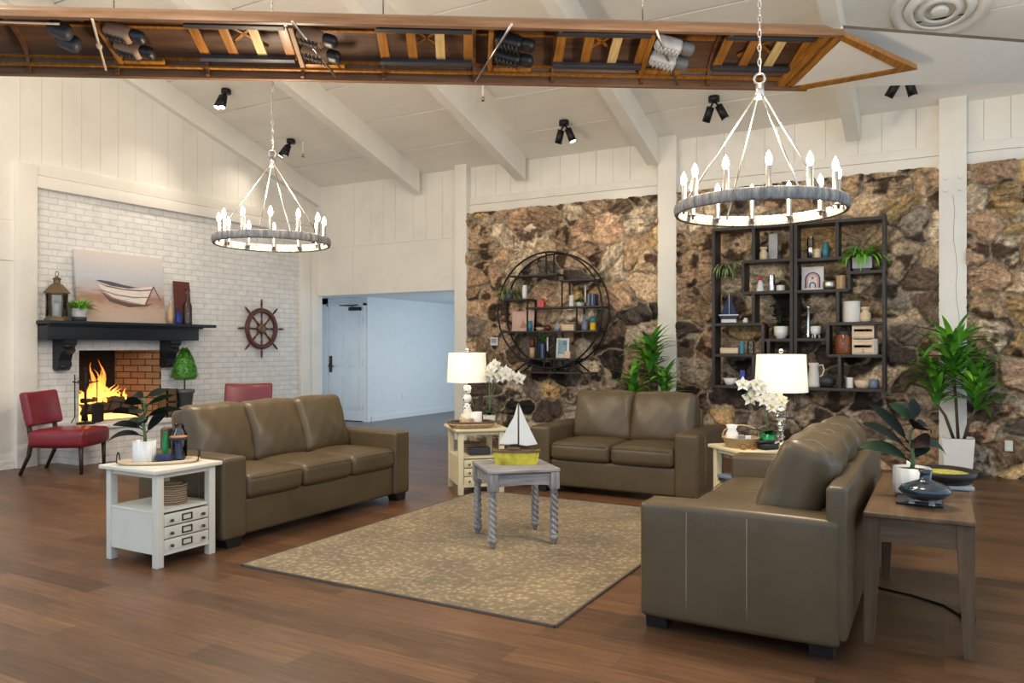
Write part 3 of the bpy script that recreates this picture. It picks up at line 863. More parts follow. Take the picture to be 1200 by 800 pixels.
# lantern
lt = thing('candle_lantern', 'aged metal candle lantern at the left end of the mantel', 'lantern', (-8.80, 5.14, MZ))
b = B(); b.lathe([(0, 0), (.125, 0), (.125, .02), (.11, .035), (0, .035)], (0, 0, 0), 6, sm=False); b.obj('base', 'aged_brass', lt)
b = B()
for k in range(6):
    a = 2 * PI * k / 6; b.cyl((.105 * math.cos(a), .105 * math.sin(a), .03), (.105 * math.cos(a), .105 * math.sin(a), .31), .008, seg=6)
b.lathe([(.1, .05), (.112, .05), (.112, .03), (.1, .03)], (0, 0, 0), 6, sm=False); b.lathe([(.1, .3), (.114, .3), (.114, .315), (.1, .315)], (0, 0, 0), 6, sm=False); b.obj('cage', 'aged_brass', lt)
b = B(); b.lathe([(.098, .035), (.098, .31)], (0, 0, 0), 6, sm=False); b.obj('glass_pane', 'glass', lt)
b = B(); b.lathe([(0, .035), (.04, .035), (.04, .19), (.034, .195), (0, .195)], seg=16); b.obj('candle', 'white_matte', lt)
b = B(); b.lathe([(.14, .31), (.13, .325), (.06, .41), (.035, .425), (.035, .465), (.05, .47), (.03, .49), (0, .505)], seg=6, sm=False); b.tube([(.03 * math.cos(q / 9 * 2 * PI), 0, .53 + .03 * math.sin(q / 9 * 2 * PI)) for q in range(9)], .005, 6, True); b.obj('roof', 'aged_brass', lt)

def foliage(b, c, r, n, ln, wd, el=(.2, 1.4), droop=(.4, 1.4), seg=4, zr=.3):
    for _ in range(n):
        az = random.uniform(0, 2 * PI); rr = r * math.sqrt(random.random())
        p = (c[0] + rr * math.cos(az), c[1] + rr * math.sin(az), c[2] + random.uniform(0, zr) * r)
        b.leaf(p, az + random.uniform(-.6, .6), random.uniform(*el), random.uniform(*ln), wd * random.uniform(.7, 1.2), random.uniform(*droop), seg)
def potted(name, label, loc, r, h, potm, leafm, n, ln, wd, group=None, rim=None, dark_base=False, **kw):
    t = thing(name, label, 'plant', loc, 0, group)
    b = B(); b.lathe([(0, 0), (r * .88, 0), (r, h * .9), (r, h), (r * .88, h), (r * .86, h * .86), (0, h * .86)], seg=20); b.obj('pot', potm, t)
    if dark_base:
        b = B(); b.lathe([(r * .885, .0), (r * .93, 0), (r * .96, h * .33), (r * .9, h * .33)], seg=20); b.obj('pot_base', 'dark_grey', t)
    b = B(); foliage(b, (0, 0, h * .86), r * .7, n, ln, wd, **kw); b.obj('foliage', leafm, t)
    return t
potted('potted_plant', 'small feathery green plant in white and black pot on the mantel', (-8.78, 5.385, MZ), .085, .15, 'white_matte', 'leaf_bright', 120, (.09, .2), .02, dark_base=True)

# boat painting, leaning on the wall
pt = thing('boat_painting', 'unframed canvas painting of a white rowboat on sand above the mantel', 'painting', (-8.88, 6.01, MZ), 0)
lean_ = Euler((0, -.09, 0)); pt.rotation_euler = lean_
m, nt, bb = new_mat('painted_canvas')
tc = add(nt, 'ShaderNodeTexCoord'); sp = add(nt, 'ShaderNodeSeparateXYZ'); nt.links.new(tc.outputs['Object'], sp.inputs[0])
nz = noise(nt, coords(nt, (1, 2, 9)), 3, 5)
ad = add(nt, 'ShaderNodeMath', operation='MULTIPLY_ADD'); nt.links.new(nz, ad.inputs[0]); ad.inputs[1].default_value = .25; nt.links.new(sp.outputs[2], ad.inputs[2])
nt.links.new(ramp(nt, ad.outputs[0], [(.1, (.60, .49, .41)), (.30, (.56, .40, .30)), (.43, (.36, .20, .13)), (.53, (.50, .42, .41)), (.66, (.50, .52, .57)), (.95, (.64, .58, .54))]), bb.inputs['Base Color'])
bb.inputs['Roughness'].default_value = .7
M['painting'] = m
M['boat_white'] = mat('painted_boat_white', (.74, .67, .62), .7, var=.12, nscale=9, stretch=(1, 1, 6))
M['boat_dark'] = mat('painted_boat_inside', (.09, .09, .13), .7, var=.2)
M['boat_line'] = mat('painted_boat_line', (.22, .11, .07), .7)
M['boat_shadow'] = mat('painted_shadow', (.13, .09, .085), .8)
b = B(); b.mi = 0; b.box((0, 0, .43), (.035, 1.17, .86), None, .004)
def P(px, py):  # picture point of the canvas, measured on the painting
    return ((px - 92) / 103 * 1.17 - .585, .86 - (py - 291) / 84 * .86 + .0)
def lay(pts, mi, x):
    b.mi = mi; b.prism([P(*q) for q in pts], (x, 0, 0), (0, 1, 0), (0, 0, 1), (1, 0, 0), .0015)
lay([(118, 338), (130, 346), (150, 351), (168, 352), (180, 350), (172, 354), (150, 356), (128, 350)], 4, .0178)
lay([(113, 326), (125, 329), (145, 331), (165, 331), (181, 328), (177, 337), (170, 352), (150, 349), (132, 345), (120, 337)], 1, .0190)
lay([(113, 326), (118, 325), (130, 326), (145, 329), (160, 331), (165, 331), (150, 333), (130, 331)], 2, .0205)
lay([(113, 327), (125, 331), (145, 334), (165, 334), (179, 332), (179, 333.2), (165, 335.4), (145, 335.2), (125, 332.4)], 3, .0212)
lay([(181, 328), (182, 329), (171, 353), (169, 352)], 3, .0214)
lay([(118, 336), (135, 341), (155, 343), (174, 342), (174, 342.8), (155, 344), (135, 342), (119, 337)], 3, .0213)
lay([(181, 328), (182, 328), (190, 344), (189, 344)], 3, .0213)
b.obj('canvas', ['painting', 'boat_white', 'boat_dark', 'boat_line', 'boat_shadow'], pt)

def bottle(name, label, cat, loc, prof, m, group=None, seg=18):
    b = B(); b.lathe(prof, seg=seg); o = b.obj(name, m, loc=loc); return tag(o, label, cat, group)
def vprof(r, h, neck=.4, nh=.25, foot=.9):
    return [(0, 0), (r * foot, 0), (r, h * .12), (r, h * (.78 - nh)), (r * .7, h * (.92 - nh)), (r * neck, h * (1 - nh)), (r * neck, h * .97), (r * neck * 1.2, h), (r * neck * .7, h), (r * neck * .7, h * .9), (0, h * .88)]
bottle('bottle', 'slim amber bottle on the mantel just right of the canvas', 'bottle', (-8.82, 6.63, MZ), [(0, 0), (.032, 0), (.034, .06), (.03, .2), (.014, .27), (.013, .31), (0, .31)], 'tan_wood')
bottle('bottle', 'small cobalt blue glass bottle on the mantel', 'bottle', (-8.80, 6.735, MZ), vprof(.04, .18, .45, .2), 'blue_glass')
bottle('bottle', 'tall clear glass bottle with stopper in front of the mahogany board', 'bottle', (-8.79, 6.87, MZ), [(0, 0), (.055, 0), (.058, .02), (.056, .25), (.02, .33), (.016, .41), (.035, .45), (.03, .47), (0, .47)], 'glass')
b = B(); b.box((0, 0, .29), (.03, .24, .58), (0, -.1, 0), .004); b.box((.018, 0, .29), (.006, .17, .5), (0, -.1, 0), .003)
tag(b.obj('mahogany_plaque', 'dark_red_wood', loc=(-8.93, 6.9, MZ)), 'tall dark red wooden panel leaning on the brick behind bottles', 'plaque')

# ship wheel
sw = thing('ship_wheel', 'dark red wooden ship wheel with brass hub on white brick', 'wheel', (XL + .05, 8.30, 1.62))
b = B()
Rx = Matrix.Rotation(PI / 2, 3, 'Y')
b.lathe([(.245, -.018), (.305, -.018), (.31, 0), (.305, .018), (.245, .018), (.24, 0), (.245, -.018)], seg=40, R=Rx); b.obj('rim', 'dark_red_wood', sw)
for k in range(8):
    a = k * PI / 4; d = Vector((0, math.sin(a), math.cos(a))); b = B()
    rr = [(.05, .013), (.1, .017), (.15, .01), (.2, .016), (.25, .013), (.3, .013), (.32, .011), (.36, .017), (.42, .013), (.443, .008)]
    b.tube([d * r for r, _ in rr], [q for _, q in rr], 8); b.obj('spoke', 'dark_red_wood', sw)
b = B(); b.lathe([(0, -.02), (.075, -.02), (.075, .018), (.05, .03), (.0, .034)], seg=24, R=Rx); b.obj('hub', 'aged_brass', sw)

# fire : grate, logs, flames
gt = thing('fire_grate', 'black iron fire grate holding burning logs in the brick firebox', 'grate', (-9.3, 6.02, fz0))
b = B()
for y in (-.3, -.15, 0, .15, .3):
    b.tube([(-.16, y, .16), (-.14, y, .1), (.1, y, .1), (.16, y, .2)], .011, 6)
b.obj('bars', 'iron', gt)
for sx in (-.12, .1):
    b = B(); b.tube([(sx, -.36, .1), (sx, .36, .1)], .012, 6); b.obj('rail', 'iron', gt)
    for sy in (-.34, .34):
        b = B(); b.cyl((sx, sy, 0), (sx, sy, .1), .012, seg=6); b.obj('leg', 'iron', gt)
LG = [((-.06, -.34, .165), (-.06, .36, .175), .052, 'charred log lying at the back of the grate'), ((.08, -.30, .165), (.09, .33, .16), .05, 'charred log lying at the front of the grate'),
      ((-.08, -.2, .25), (.13, .2, .235), .04, 'charred log laid slanting on top of the fire'), ((.11, -.34, .245), (-.05, .05, .25), .03, 'thin charred branch crossing the left of the fire'), ((.1, .02, .25), (-.06, .34, .26), .03, 'thin charred branch crossing the right of the fire')]
for p0, p1, r, lb in LG:
    b = B(); p0, p1 = Vector(p0), Vector(p1)
    pts = [p0.lerp(p1, q / 8) + Vector((random.uniform(-.01, .01), 0, random.uniform(-.008, .008))) for q in range(9)]
    b.tube(pts, [r * random.uniform(.8, 1.12) for _ in pts], 9); tag(b.obj('log', 'bark', loc=(-9.3, 6.02, fz0)), lb, 'log', 'logs in the fire')
b = B()
FL = []
for q in range(34):
    fy = random.uniform(-.36, .3); fx = random.uniform(-.1, .08)
    FL.append((fx, fy, random.uniform(.10, .24) + (.26 * math.exp(-((fy + .08) / .11) ** 2) * random.random())))
FL += [(-.02, -.13, .52), (-.03, .0, .55), (.02, -.06, .42), (-.08, -.37, .30), (-.08, -.33, .24)]
for fx, fy, h in FL:
    ph = random.uniform(0, 6); r0 = .018 + .045 * h
    base = fz0 + (.2 if fy > -.33 else .02)
    pts = [(-9.3 + fx + .03 * math.sin(ph + q * .9) * q / 8, 6.02 + fy + .035 * math.sin(ph * 2 + q * .8) * q / 8, base + h * q / 9) for q in range(10)]
    b.tube(pts, [r0 * math.sin(PI * min(1, (q + 1.6) / 11)) ** .9 * (1 - q / 9.6) * 1.5 for q in range(10)], 8)
o = b.obj('flame', 'flame'); o['kind'] = 'stuff'; tag(o, 'orange flames rising from the logs in the fireplace', 'fire')
b = B(); b.span((-9.44, 5.62, fz0), (-9.18, 6.4, fz0 + .05), .01); o = b.obj('ember_bed', 'ember'); tag(o, 'glowing ember bed under the fire grate', 'embers'); o['kind'] = 'stuff'

# fire tools on the hearth
ft = thing('fireplace_tool_set', 'black iron fireplace tools on a stand left of the fire', 'fire tools', (-8.74, 5.44, .445))
b = B(); b.lathe([(0, 0), (.1, 0), (.1, .015), (.02, .03), (0, .03)], seg=14); b.obj('base', 'iron', ft)
b = B(); b.cyl((0, 0, .02), (0, 0, .62), .012, seg=8); b.sph((0, 0, .64), .022, 10); b.tube([(-.01, -.15, .5), (0, 0, .47), (.01, .15, .5)], .008, 6); b.tube([(-.15, 0, .5), (0, 0, .47), (.13, 0, .5)], .008, 6); b.obj('stand', 'iron', ft)
b = B(); b.cyl((.0, -.13, .58), (.02, -.14, .1), .007, seg=6); b.tube([(.02, -.14, .1), (.03, -.19, .03)], .006, 5); b.obj('poker', 'iron', ft)
b = B(); b.cyl((.06, .1, .58), (.08, .09, .22), .007, seg=6); b.rbox((.09, .09, .13), (.015, .15, .19), .007, 2, 3, (0, 0, .02)); b.obj('shovel', 'iron', ft)
b = B(); b.cyl((-.1, .05, .58), (-.1, .05, .2), .007, seg=6); b.cyl((-.1, .05, .2), (-.1, .05, .03), .02, .04, 10); b.obj('brush', 'iron', ft)

# topiary on hearth and wooden crate
tp = thing('topiary', 'clipped cone topiary in a grey pot right of the firebox', 'plant', (-8.68, 6.74, .445))
b = B(); b.lathe([(0, 0), (.075, 0), (.11, .3), (.125, .3), (.125, .345), (.105, .345), (.1, .32), (0, .32)], seg=20); b.obj('pot', 'grey_pot', tp)
b = B(); b.cyl((0, 0, .3), (0, 0, .55), .01, seg=8); b.obj('stem', 'bark', tp)
b = B(); b.lathe([(0, .47), (.13, .475), (.155, .52), (.14, .62), (.1, .75), (.05, .84), (0, .87)], seg=18)
for _ in range(900):
    z = random.random() ** .8; a = random.uniform(0, 2 * PI); r = .165 * (1 - z) ** .62 + .008
    b.leaf((r * math.cos(a) * .94, r * math.sin(a) * .94, .485 + z * .39), a + random.uniform(-.8, .8), random.uniform(-.2, 1.2), .035, .02, .3, 2)
b.obj('foliage', 'leaf', tp)
cr = thing('wooden_crate', 'small brown wooden box on the hearth beside the topiary', 'box', (-8.72, 6.52, .445))
b = B(); b.span((-.09, -.075, 0), (.09, .075, .02)); 
for z in (.05, .15, .25, .33): b.span((.075, -.08, z - .04), (.09, .08, z + .035)); b.span((-.09, -.08, z - .04), (-.075, .08, z + .035))
for s_ in (-.08, .065): b.span((-.09, s_, .0), (.09, s_ + .015, .36))
b.obj('slats', 'walnut_grey_z', cr)

# red chairs
def chair(label, loc, rotz):
    """faces +x"""
    t = thing('side_chair', label, 'chair', loc, rotz, None)
    b = B(); b.rbox((.03, 0, .375), (.58, .58, .17), .04, 3, 6, (.01, .01, .025)); b.obj('seat', 'red_leather', t)
    def curve(q, u):
        q = q.copy(); q.x += .05 * u[1] ** 2; return q
    b = B(); b.rbox((-.315, 0, .68), (.085, .60, .37), .03, 3, 7, (.012, 0, 0), (0, -.2, 0), curve); b.obj('backrest', 'red_leather', t)
    for sy in (-1, 1):
        b = B(); b.tube([(-.36, sy * .24, 0), (-.27, sy * .24, .2), (-.245, sy * .24, .36), (-.27, sy * .24, .52), (-.31, sy * .24, .62)], [.018, .022, .026, .024, .02], 8); b.obj('leg', 'espresso', t)
        b = B(); b.tube([(.275, sy * .24, 0), (.27, sy * .24, .30)], [.017, .026], 8); b.obj('leg', 'espresso', t)
    return t
chair('red leather side chair with flared dark legs left of the fireplace', (-8.30, 4.96, 0), math.radians(31))
chair('red leather side chair half hidden behind the long sofa', (-7.8, 6.95, 0), math.radians(-52))

# ================================================================== CHANDELIERS
def link(b, c, ax, r=.015, l=.024):
    c = Vector(c); u = Vector((1, 0, 0)) if ax else Vector((0, 1, 0))
    b.tube([c + u * (r * .6 * math.cos(q / 8 * 2 * PI)) + Vector((0, 0, l * math.sin(q / 8 * 2 * PI))) for q in range(8)], .0032, 5, True)
def chandelier(label, loc, ph):
    t = thing('ring_chandelier', label, 'chandelier', loc, ph)
    R_, H_ = .455, .056
    b = B(); b.lathe([(R_ - .022, 0), (R_ - .008, -.006), (R_, .006), (R_ + .004, H_ / 2), (R_, H_ - .006), (R_ - .008, H_ + .004), (R_ - .022, H_), (R_ - .026, H_ / 2), (R_ - .022, 0)], seg=72); b.obj('ring', 'ring', t)
    hz = .655
    b = B(); b.cyl((0, 0, hz - .03), (0, 0, hz + .05), .026, .022, 12); b.tube([(.028 * math.cos(q / 12 * 2 * PI), 0, hz + .078 + .028 * math.sin(q / 12 * 2 * PI)) for q in range(12)], .007, 6, True); b.obj('hub', 'nickel', t)
    for k in range(4):
        a = k * PI / 2 + .5
        b = B(); b.tube([(.02 * math.cos(a), .02 * math.sin(a), hz - .01), ((R_ - .03) * math.cos(a), (R_ - .03) * math.sin(a), H_ - .01)], .0055, 7); b.obj('rod', 'nickel', t)
    for k in range(12):
        a = 2 * PI * (k + .3) / 12; r = R_ - .052; x, y = r * math.cos(a), r * math.sin(a)
        b = B(); b.lathe([(0, H_ * .2), (.006, H_ * .2), (.008, H_ * .5), (.021, H_ * .62), (.021, H_ * .7), (.0155, H_ * .75), (.0155, H_ + .11), (.012, H_ + .115), (0, H_ + .115)], (x, y, 0), 12)
        b.tube([(x, y, H_ * .6), ((R_ - .03) * math.cos(a), (R_ - .03) * math.sin(a), H_ * .6)], .005, 5)
        c = b.obj('candle', 'nickel', t)
        b = B(); b.lathe([(0, H_ + .113), (.010, H_ + .115), (.017, H_ + .135), (.017, H_ + .15), (.010, H_ + .172), (0, H_ + .19)], (x, y, 0), 10); b.obj('bulb', 'bulb', c)
    LIGHTS.append((('candle_light', 'POINT', (loc[0], loc[1], loc[2] + .42), RING_W, (1, .82, .60)), dict(size=.16)))
    top = zc(loc[1]) - loc[2] - .42
    b = B(); z = hz + .13; k = 0
    while z < top:
        link(b, (0, 0, z), k % 2); z += .039; k += 1
    b.tube([(.004, 0, hz + .1), (.006, .003, top / 2 + hz / 2), (.004, 0, top)], .003, 5); b.obj('chain', 'nickel', t)
    b = B(); b.lathe([(0, top), (.02, top - .005), (.065, top + .02), (.065, top + .03), (0, top + .03)], seg=18); b.obj('ceiling_rose', 'nickel', t)
    return t
chandelier('nearer large ring chandelier hanging before the tall shelf unit', (-.875, 4.33, 2.075), .15)
chandelier('farther ring chandelier hanging before the white brick wall', (-4.70, 4.47, 2.165), .62)

# ceiling spotlights
def spotlamp(label, loc, heads):
    t = thing('ceiling_spotlight', label, 'spotlight', loc, 0, None)
    b = B(); b.cyl((0, 0, -.03), (0, 0, .03), .062, .062, 16); b.obj('base', 'black_metal', t)
    for (az, el, lit) in heads:
        d = Vector((math.cos(az) * math.cos(el), math.sin(az) * math.cos(el), -math.sin(el)))
        j = Vector((.05 * math.cos(az), .05 * math.sin(az), -.075))
        b = B(); b.tube([(0, 0, -.02), j, j + d * .03], .012, 7); b.cyl(j + d * .0, j + d * .17, .043, .046, 16)
        h = b.obj('head', 'black_metal', t)
        b = B(); b.cyl(j + d * .1695, j + d * .1735, .037, .037, 14); b.obj('lens', 'spot_glow' if lit else 'plastic', h)
        if lit:
            p = Vector(loc) + j + d * .19
            LIGHTS.append((('spot_beam', 'SPOT', tuple(p), lit, (1, .87, .7)), dict(size=.04, aim=tuple(p + d), angle=95, blend=1.)))
spotlamp('black twin spotlight glowing brightly under the first rafter', (-8.2, 7.0, zc(7.0) - .03), ((-1.9, 1.15, 70), (-1.2, 1.25, 70)))
spotlamp('black twin spotlight hanging above the farther chandelier', (-8.25, 8.2, zc(8.2) - .03), ((-2.6, .95, 22), (-1.6, 1.2, 0)))
spotlamp('black twin spotlight on the ceiling left of the nearer chandelier', (-2.27, 8.75, zc(8.75) - .03), ((2.6, 1.1, 0), (.35, 1.1, 0)))
spotlamp('black twin spotlight on the ceiling above the round shelf', (-4.15, 8.76, zc(8.76) - .03), ((2.75, 1.2, 0), (.3, 1.2, 40)))
spotlamp('black twin spotlight just beyond the pointed tip of the boat', (-.36, 8.80, zc(8.80) - .03), ((2.9, 1.0, 0), (.35, 1.3, 0)))
# sprinklers
for (px_, py_, y, lb) in ((355, 170, 8.3, 'small white ceiling sprinkler right of the farther chandelier chain'), (566, 130, 7.8, 'small white ceiling sprinkler below the middle of the boat')):
    x = x_on(px_, y); t = thing('sprinkler', lb, 'sprinkler', (x, y, zc(y)))
    b = B(); b.cyl((0, 0, 0), (0, 0, -.17), .011, seg=8); b.obj('pipe', 'white_paint', t)
    b = B(); b.tube([(0, 0, -.17), (.02, 0, -.19), (0, 0, -.215)], .004, 5); b.tube([(0, 0, -.17), (-.02, 0, -.19), (0, 0, -.215)], .004, 5); b.cyl((0, 0, -.215), (0, 0, -.222), .02, seg=10); b.obj('deflector', 'bronze', t)
# round ceiling diffuser
t = thing('ceiling_vent', 'large round white air diffuser in the ceiling', 'vent', (-.03, 7.98, zc(7.98) - .012))
t.rotation_euler = (-math.atan(PIT), 0, 0)
b = B(); b.lathe([(.40, .02), (.40, -.012), (.36, -.025), (.33, -.012), (.30, .012)], seg=48); b.obj('outer_ring', 'ceil_paint', t)
b = B(); b.lathe([(0, .012), (.31, .012)], seg=40); b.obj('throat', 'dark_grey', t)
for r in (.255, .165):
    b = B(); b.lathe([(r + .038, .0), (r, -.03), (r - .03, -.045), (r - .04, -.03), (r - .01, -.0)], seg=44); b.obj('cone', 'ceil_paint', t)
b = B(); b.lathe([(0, -.055), (.05, -.052), (.075, -.035), (.06, -.0)], seg=30); b.obj('cone', 'ceil_paint', t)

# ================================================================== ROWING BOAT UNDER THE CEILING
Lp = Vector((-5.723, 2.948, 3.65)); Rp = Vector((-.665, 6.159, 3.65))
U = (Rp - Lp).normalized(); Hh = Vector((-U.y, U.x, 0)); TA = math.radians(17)
V = Hh * math.cos(TA) - Vector((0, 0, 1)) * math.sin(TA); N = U.cross(V)
def boat_uv(px_, py_, w0=0.):
    d = Vector((CY, SY, 0)) * ((px_ - 600) / FPX) + Vector((-SY, CY, 0)) + Vector((0, 0, 1)) * ((HOR - py_) / FPX)
    o = Vector((0, 0, HC)); p0 = Lp + N * w0
    k = (p0 - o).dot(N) / d.dot(N); q = o + d * k - Lp
    return q.dot(U), q.dot(V)
boat = thing('rowing_boat', 'long wooden rowing shell hung open side down beneath the ceiling', 'boat')
boat.matrix_world = Matrix(((U.x, V.x, N.x, Lp.x), (U.y, V.y, N.y, Lp.y), (U.z, V.z, N.z, Lp.z), (0, 0, 0, 1)))
BW, BD = .66, .225; UE = 6.02; U0 = -1.3
def hull_ring(u, wd, dp, v0, n=14):
    return [(u, v0 + wd / 2 - wd / 2 * math.cos(PI * q / n), dp * math.sin(PI * q / n) ** .9) for q in range(n + 1)]
tipu, tipv = boat_uv(1075, 80)
secs = [(U0, 1, 0), (1, 1, 0), (3, 1, 0), (5, 1, 0), (UE - .1, 1, 0)]
sec_all = [(u, BW, BD, 0.) for u, _, _ in secs]
for q in (.3, .6, .85, .97):
    uu = UE - .1 + (tipu - UE + .1) * q; wq = BW * (1 - q)
    sec_all.append((uu, wq, BD * (1 - q) ** .5 * .9, tipv * q))
def skin(b, inset):
    rows = []
    for (u, wd, dp, v0) in sec_all:
        rows.append([b.bm.verts.new(p) for p in hull_ring(u, max(.005, wd - 2 * inset), max(.004, dp - inset), v0 + inset)])
    for a, c in zip(rows, rows[1:]):
        for q in range(len(a) - 1):
            f = b._face([a[q], a[q + 1], c[q + 1], c[q]]); f.smooth = True
    b._face(rows[0])
b = B(); skin(b, 0.0); b.obj('hull', 'gunwale', boat)
b = B(); skin(b, .012); b.obj('hull_lining', 'hull_brown', boat)
for nm, v0 in (('gunwale', -.012), ('gunwale', BW - .018)):
    b = B(); b.span((U0, v0, -.012), (UE, v0 + .03, .045), .004); b.obj(nm, 'gunwale', boat)
for v_, w_ in ((.605, .055), (.585, .11), (.05, .06), (.33, .205)):
    b = B(); b.span((U0, v_ - .012, w_ - .01), (UE - .02, v_ + .012, w_ + .01)); b.obj('stringer', 'orange_wood', boat)
def u_at(px_): return boat_uv(px_, 60, .05)[0]
for px_ in (-60, 20, 125, 233, 347, 445, 556, 652, 762, 845, 948):
    u = u_at(px_) + .0
    b = B(); rr = hull_ring(0, BW - .03, BD - .014, .015)
    for p, q in zip(rr, rr[1:]):
        v0 = [b.bm.verts.new((u - .012, y, z)) for (_, y, z) in (p, q)] + [b.bm.verts.new((u - .012, .33 + (y - .33) * .9, z * .84)) for (_, y, z) in (q, p)]
        v1 = [b.bm.verts.new(Vector(v.co) + Vector((.024, 0, 0))) for v in v0]
        b._face(v0); b._face(v1)
        for k in range(4): b._face([v0[k], v0[(k + 1) % 4], v1[(k + 1) % 4], v1[k]])
    b.obj('rib', 'brown_wood', boat)
VN, VF, WR = .10, .47, .04
for si, (p0, p1) in enumerate(((235, 343), (447, 553), (653, 757), (846, 946))):
    ua, ub = u_at(p0), u_at(p1); Ls = ub - ua
    for v_ in (VN, VF):
        b = B(); b.span((ua - .02, v_ - .02, WR - .015), (ub, v_ + .022, WR + .02), .003); b.obj('seat_track', 'dark_grey', boat)
    for k in range(4):
        uc = ua + Ls * (.03 + k * .31); b = B()
        b.span((uc - .035, VN - .02, WR + .018), (uc + .035, VF + .03, WR + .035), .002); b.obj('cross_board', 'light_board' if k == 2 else 'orange_wood', boat)
    b = B(); um = ua + Ls * .5
    for sgn in (-1, 1):
        b.box((um, .29, WR + .09), (.40, .022, .014), (0, 0, sgn * .75))
    b.obj('brace', 'orange_wood', boat)
SHM = (('shoe_tan', 'shoe_black'), ('shoe_tan', 'shoe_black'), ('shoe_black', 'shoe_black'), ('stone_grey', 'grey_pot'))
for si, px_ in enumerate((163, 378, 603, 787)):
    u = u_at(px_); ma, mb = SHM[si]
    b = B(); b.span((u - .2, VN + .0, .03), (u - .165, VF + .08, .16), .004); b.obj('foot_board', 'orange_wood' if si != 1 else 'shoe_tan', boat)
    b = B(); b.span((u - .16, VF + .05, .04), (u + .14, VF + .09, .07), .003); b.obj('foot_rail', 'orange_wood', boat)
    Rs = Euler((0, .3, 0)).to_matrix()
    for v_ in (.19, .365):
        c0 = Vector((u - .05, v_, .03))
        b = B(); b.rbox(c0, (.21, .11, .10), .035, 3, 4, (0, 0, .01), Rs); s_ = b.obj('shoe', ma, boat)
        b = B(); b.rbox(c0 + Rs @ Vector((.14, 0, .01)), (.12, .105, .085), .04, 3, 3, (0, 0, .0), Rs); b.obj('shoe_toe', mb, s_)
        b = B()
        for k in range(6):
            b.tube([c0 + Rs @ Vector(q) for q in ((-.08 + k * .03, -.04, -.062), (-.065 + k * .03, 0, -.068), (-.06 + k * .03, .04, -.062))], .0055, 5)
            if k < 5: b.tube([c0 + Rs @ Vector(q) for q in ((-.06 + k * .03, .04, -.062), (-.055 + k * .03, 0, -.068), (-.05 + k * .03, -.04, -.062))], .0055, 5)
        b.obj('laces', 'shoe_black' if si < 3 else 'stone_grey', s_)
for px0, py0, px1, py1 in ((108, 22, 124, 82), (342, 25, 394, 90), (600, 28, 557, 96), (769, 35, 795, 100)):
    a = boat_uv(px0, py0, -.015); c = boat_uv(px1, py1, -.015)
    b = B(); b.tube([(a[0], a[1], -.015), (c[0], c[1], -.015)], .009, 7)
    if px0 == 108: b.sph(((a[0] + c[0]) / 2, (a[1] + c[1]) / 2, -.02), (.02, .03, .02), 8)
    b.obj('tie_rod', 'nickel' if px0 > 120 else 'rope', boat)
b = B(); b.tube([(U0, .05, .0), (u_at(100), .06, -.01)], .008, 6); b.obj('tie_rod', 'rope', boat)
# spare plastic cups held at the left end
for dv in (.14, .27):
    b = B(); b.rbox((u_at(92) - .02, dv + .06, .05), (.17, .11, .1), .04, 3, 3, (0, 0, .01), (0, .35, .2)); b.obj('shoe', 'dark_grey', boat)
# bow deck
e0 = UE - .03
b = B(); b.prism([(e0 + .05, .035), (tipu - .13, tipv), (e0 - .10, BW - .04)], (0, 0, .0), (1, 0, 0), (0, 1, 0), (0, 0, 1), .012); b.obj('deck_panel', 'canvas_white', boat)
for pts in ([(e0, -.012), (tipu, tipv), (tipu - .16, tipv), (e0 + .03, .05)], [(tipu, tipv), (e0 - .06, BW + .012), (e0 - .04, BW - .06), (tipu - .16, tipv)]):
    b = B(); b.prism(pts, (0, 0, -.012), (1, 0, 0), (0, 1, 0), (0, 0, 1), .05); b.obj('deck_rim', 'orange_wood', boat)
for d_ in (0, .085):
    b = B(); b.prism([(e0 - .02 - d_, .01), (e0 + .03 - d_, .01), (e0 - .09 - d_, BW - .03), (e0 - .14 - d_, BW - .03)], (0, 0, .0), (1, 0, 0), (0, 1, 0), (0, 0, 1), .05); b.obj('bulkhead', 'orange_wood', boat)
for u in (.6, 2.6, 4.6):
    p = Lp + U * u + V * .33 + N * (BD - .005); b = B()
    q = Vector((p.x, p.y, zc2(p.y) + .01)); b.tube([p, q], .006, 6)
    o = b.obj('hanging_cable', 'chrome'); tag(o, 'thin steel cable holding up the ' + {.6: 'left part', 2.6: 'middle', 4.6: 'right part'}[u] + ' of the boat', 'cable')

# white soffit panel right of the boat's tip
def on_plane(px_, py_, w0): u, v = boat_uv(px_, py_, w0); return Lp + U * u + V * v + N * w0
w0 = .26
q4 = [on_plane(988, 33.3, w0), on_plane(1215, 51, w0), on_plane(1215, 96, w0), on_plane(935, 103, w0)]
d1 = (q4[1] - q4[0]).normalized(); d2 = (q4[2] - q4[3]).normalized()
q4[1] = q4[1] + d1 * 1.6; q4[2] = q4[2] + d2 * 1.6
b = B(); b.prism([(0, 0), (1, 0), (1, 1), (0, 1)], (0, 0, 0), (1, 0, 0), (0, 1, 0), (0, 0, 1), 0.0)
b.bm.free(); b = B()
lo = [b.bm.verts.new(p) for p in q4]; hi = [b.bm.verts.new(p + N * .03) for p in q4]
b._face(lo); b._face(hi)
for k in range(4):
    b.mi = 1 if k == 0 else 0; b._face([lo[k], lo[(k + 1) % 4], hi[(k + 1) % 4], hi[k]])  # near edge coloured dark, painting in the shadow gap above the panel
struct(b, 'trim_13', ['white_paint', 'seam_and_shade'])
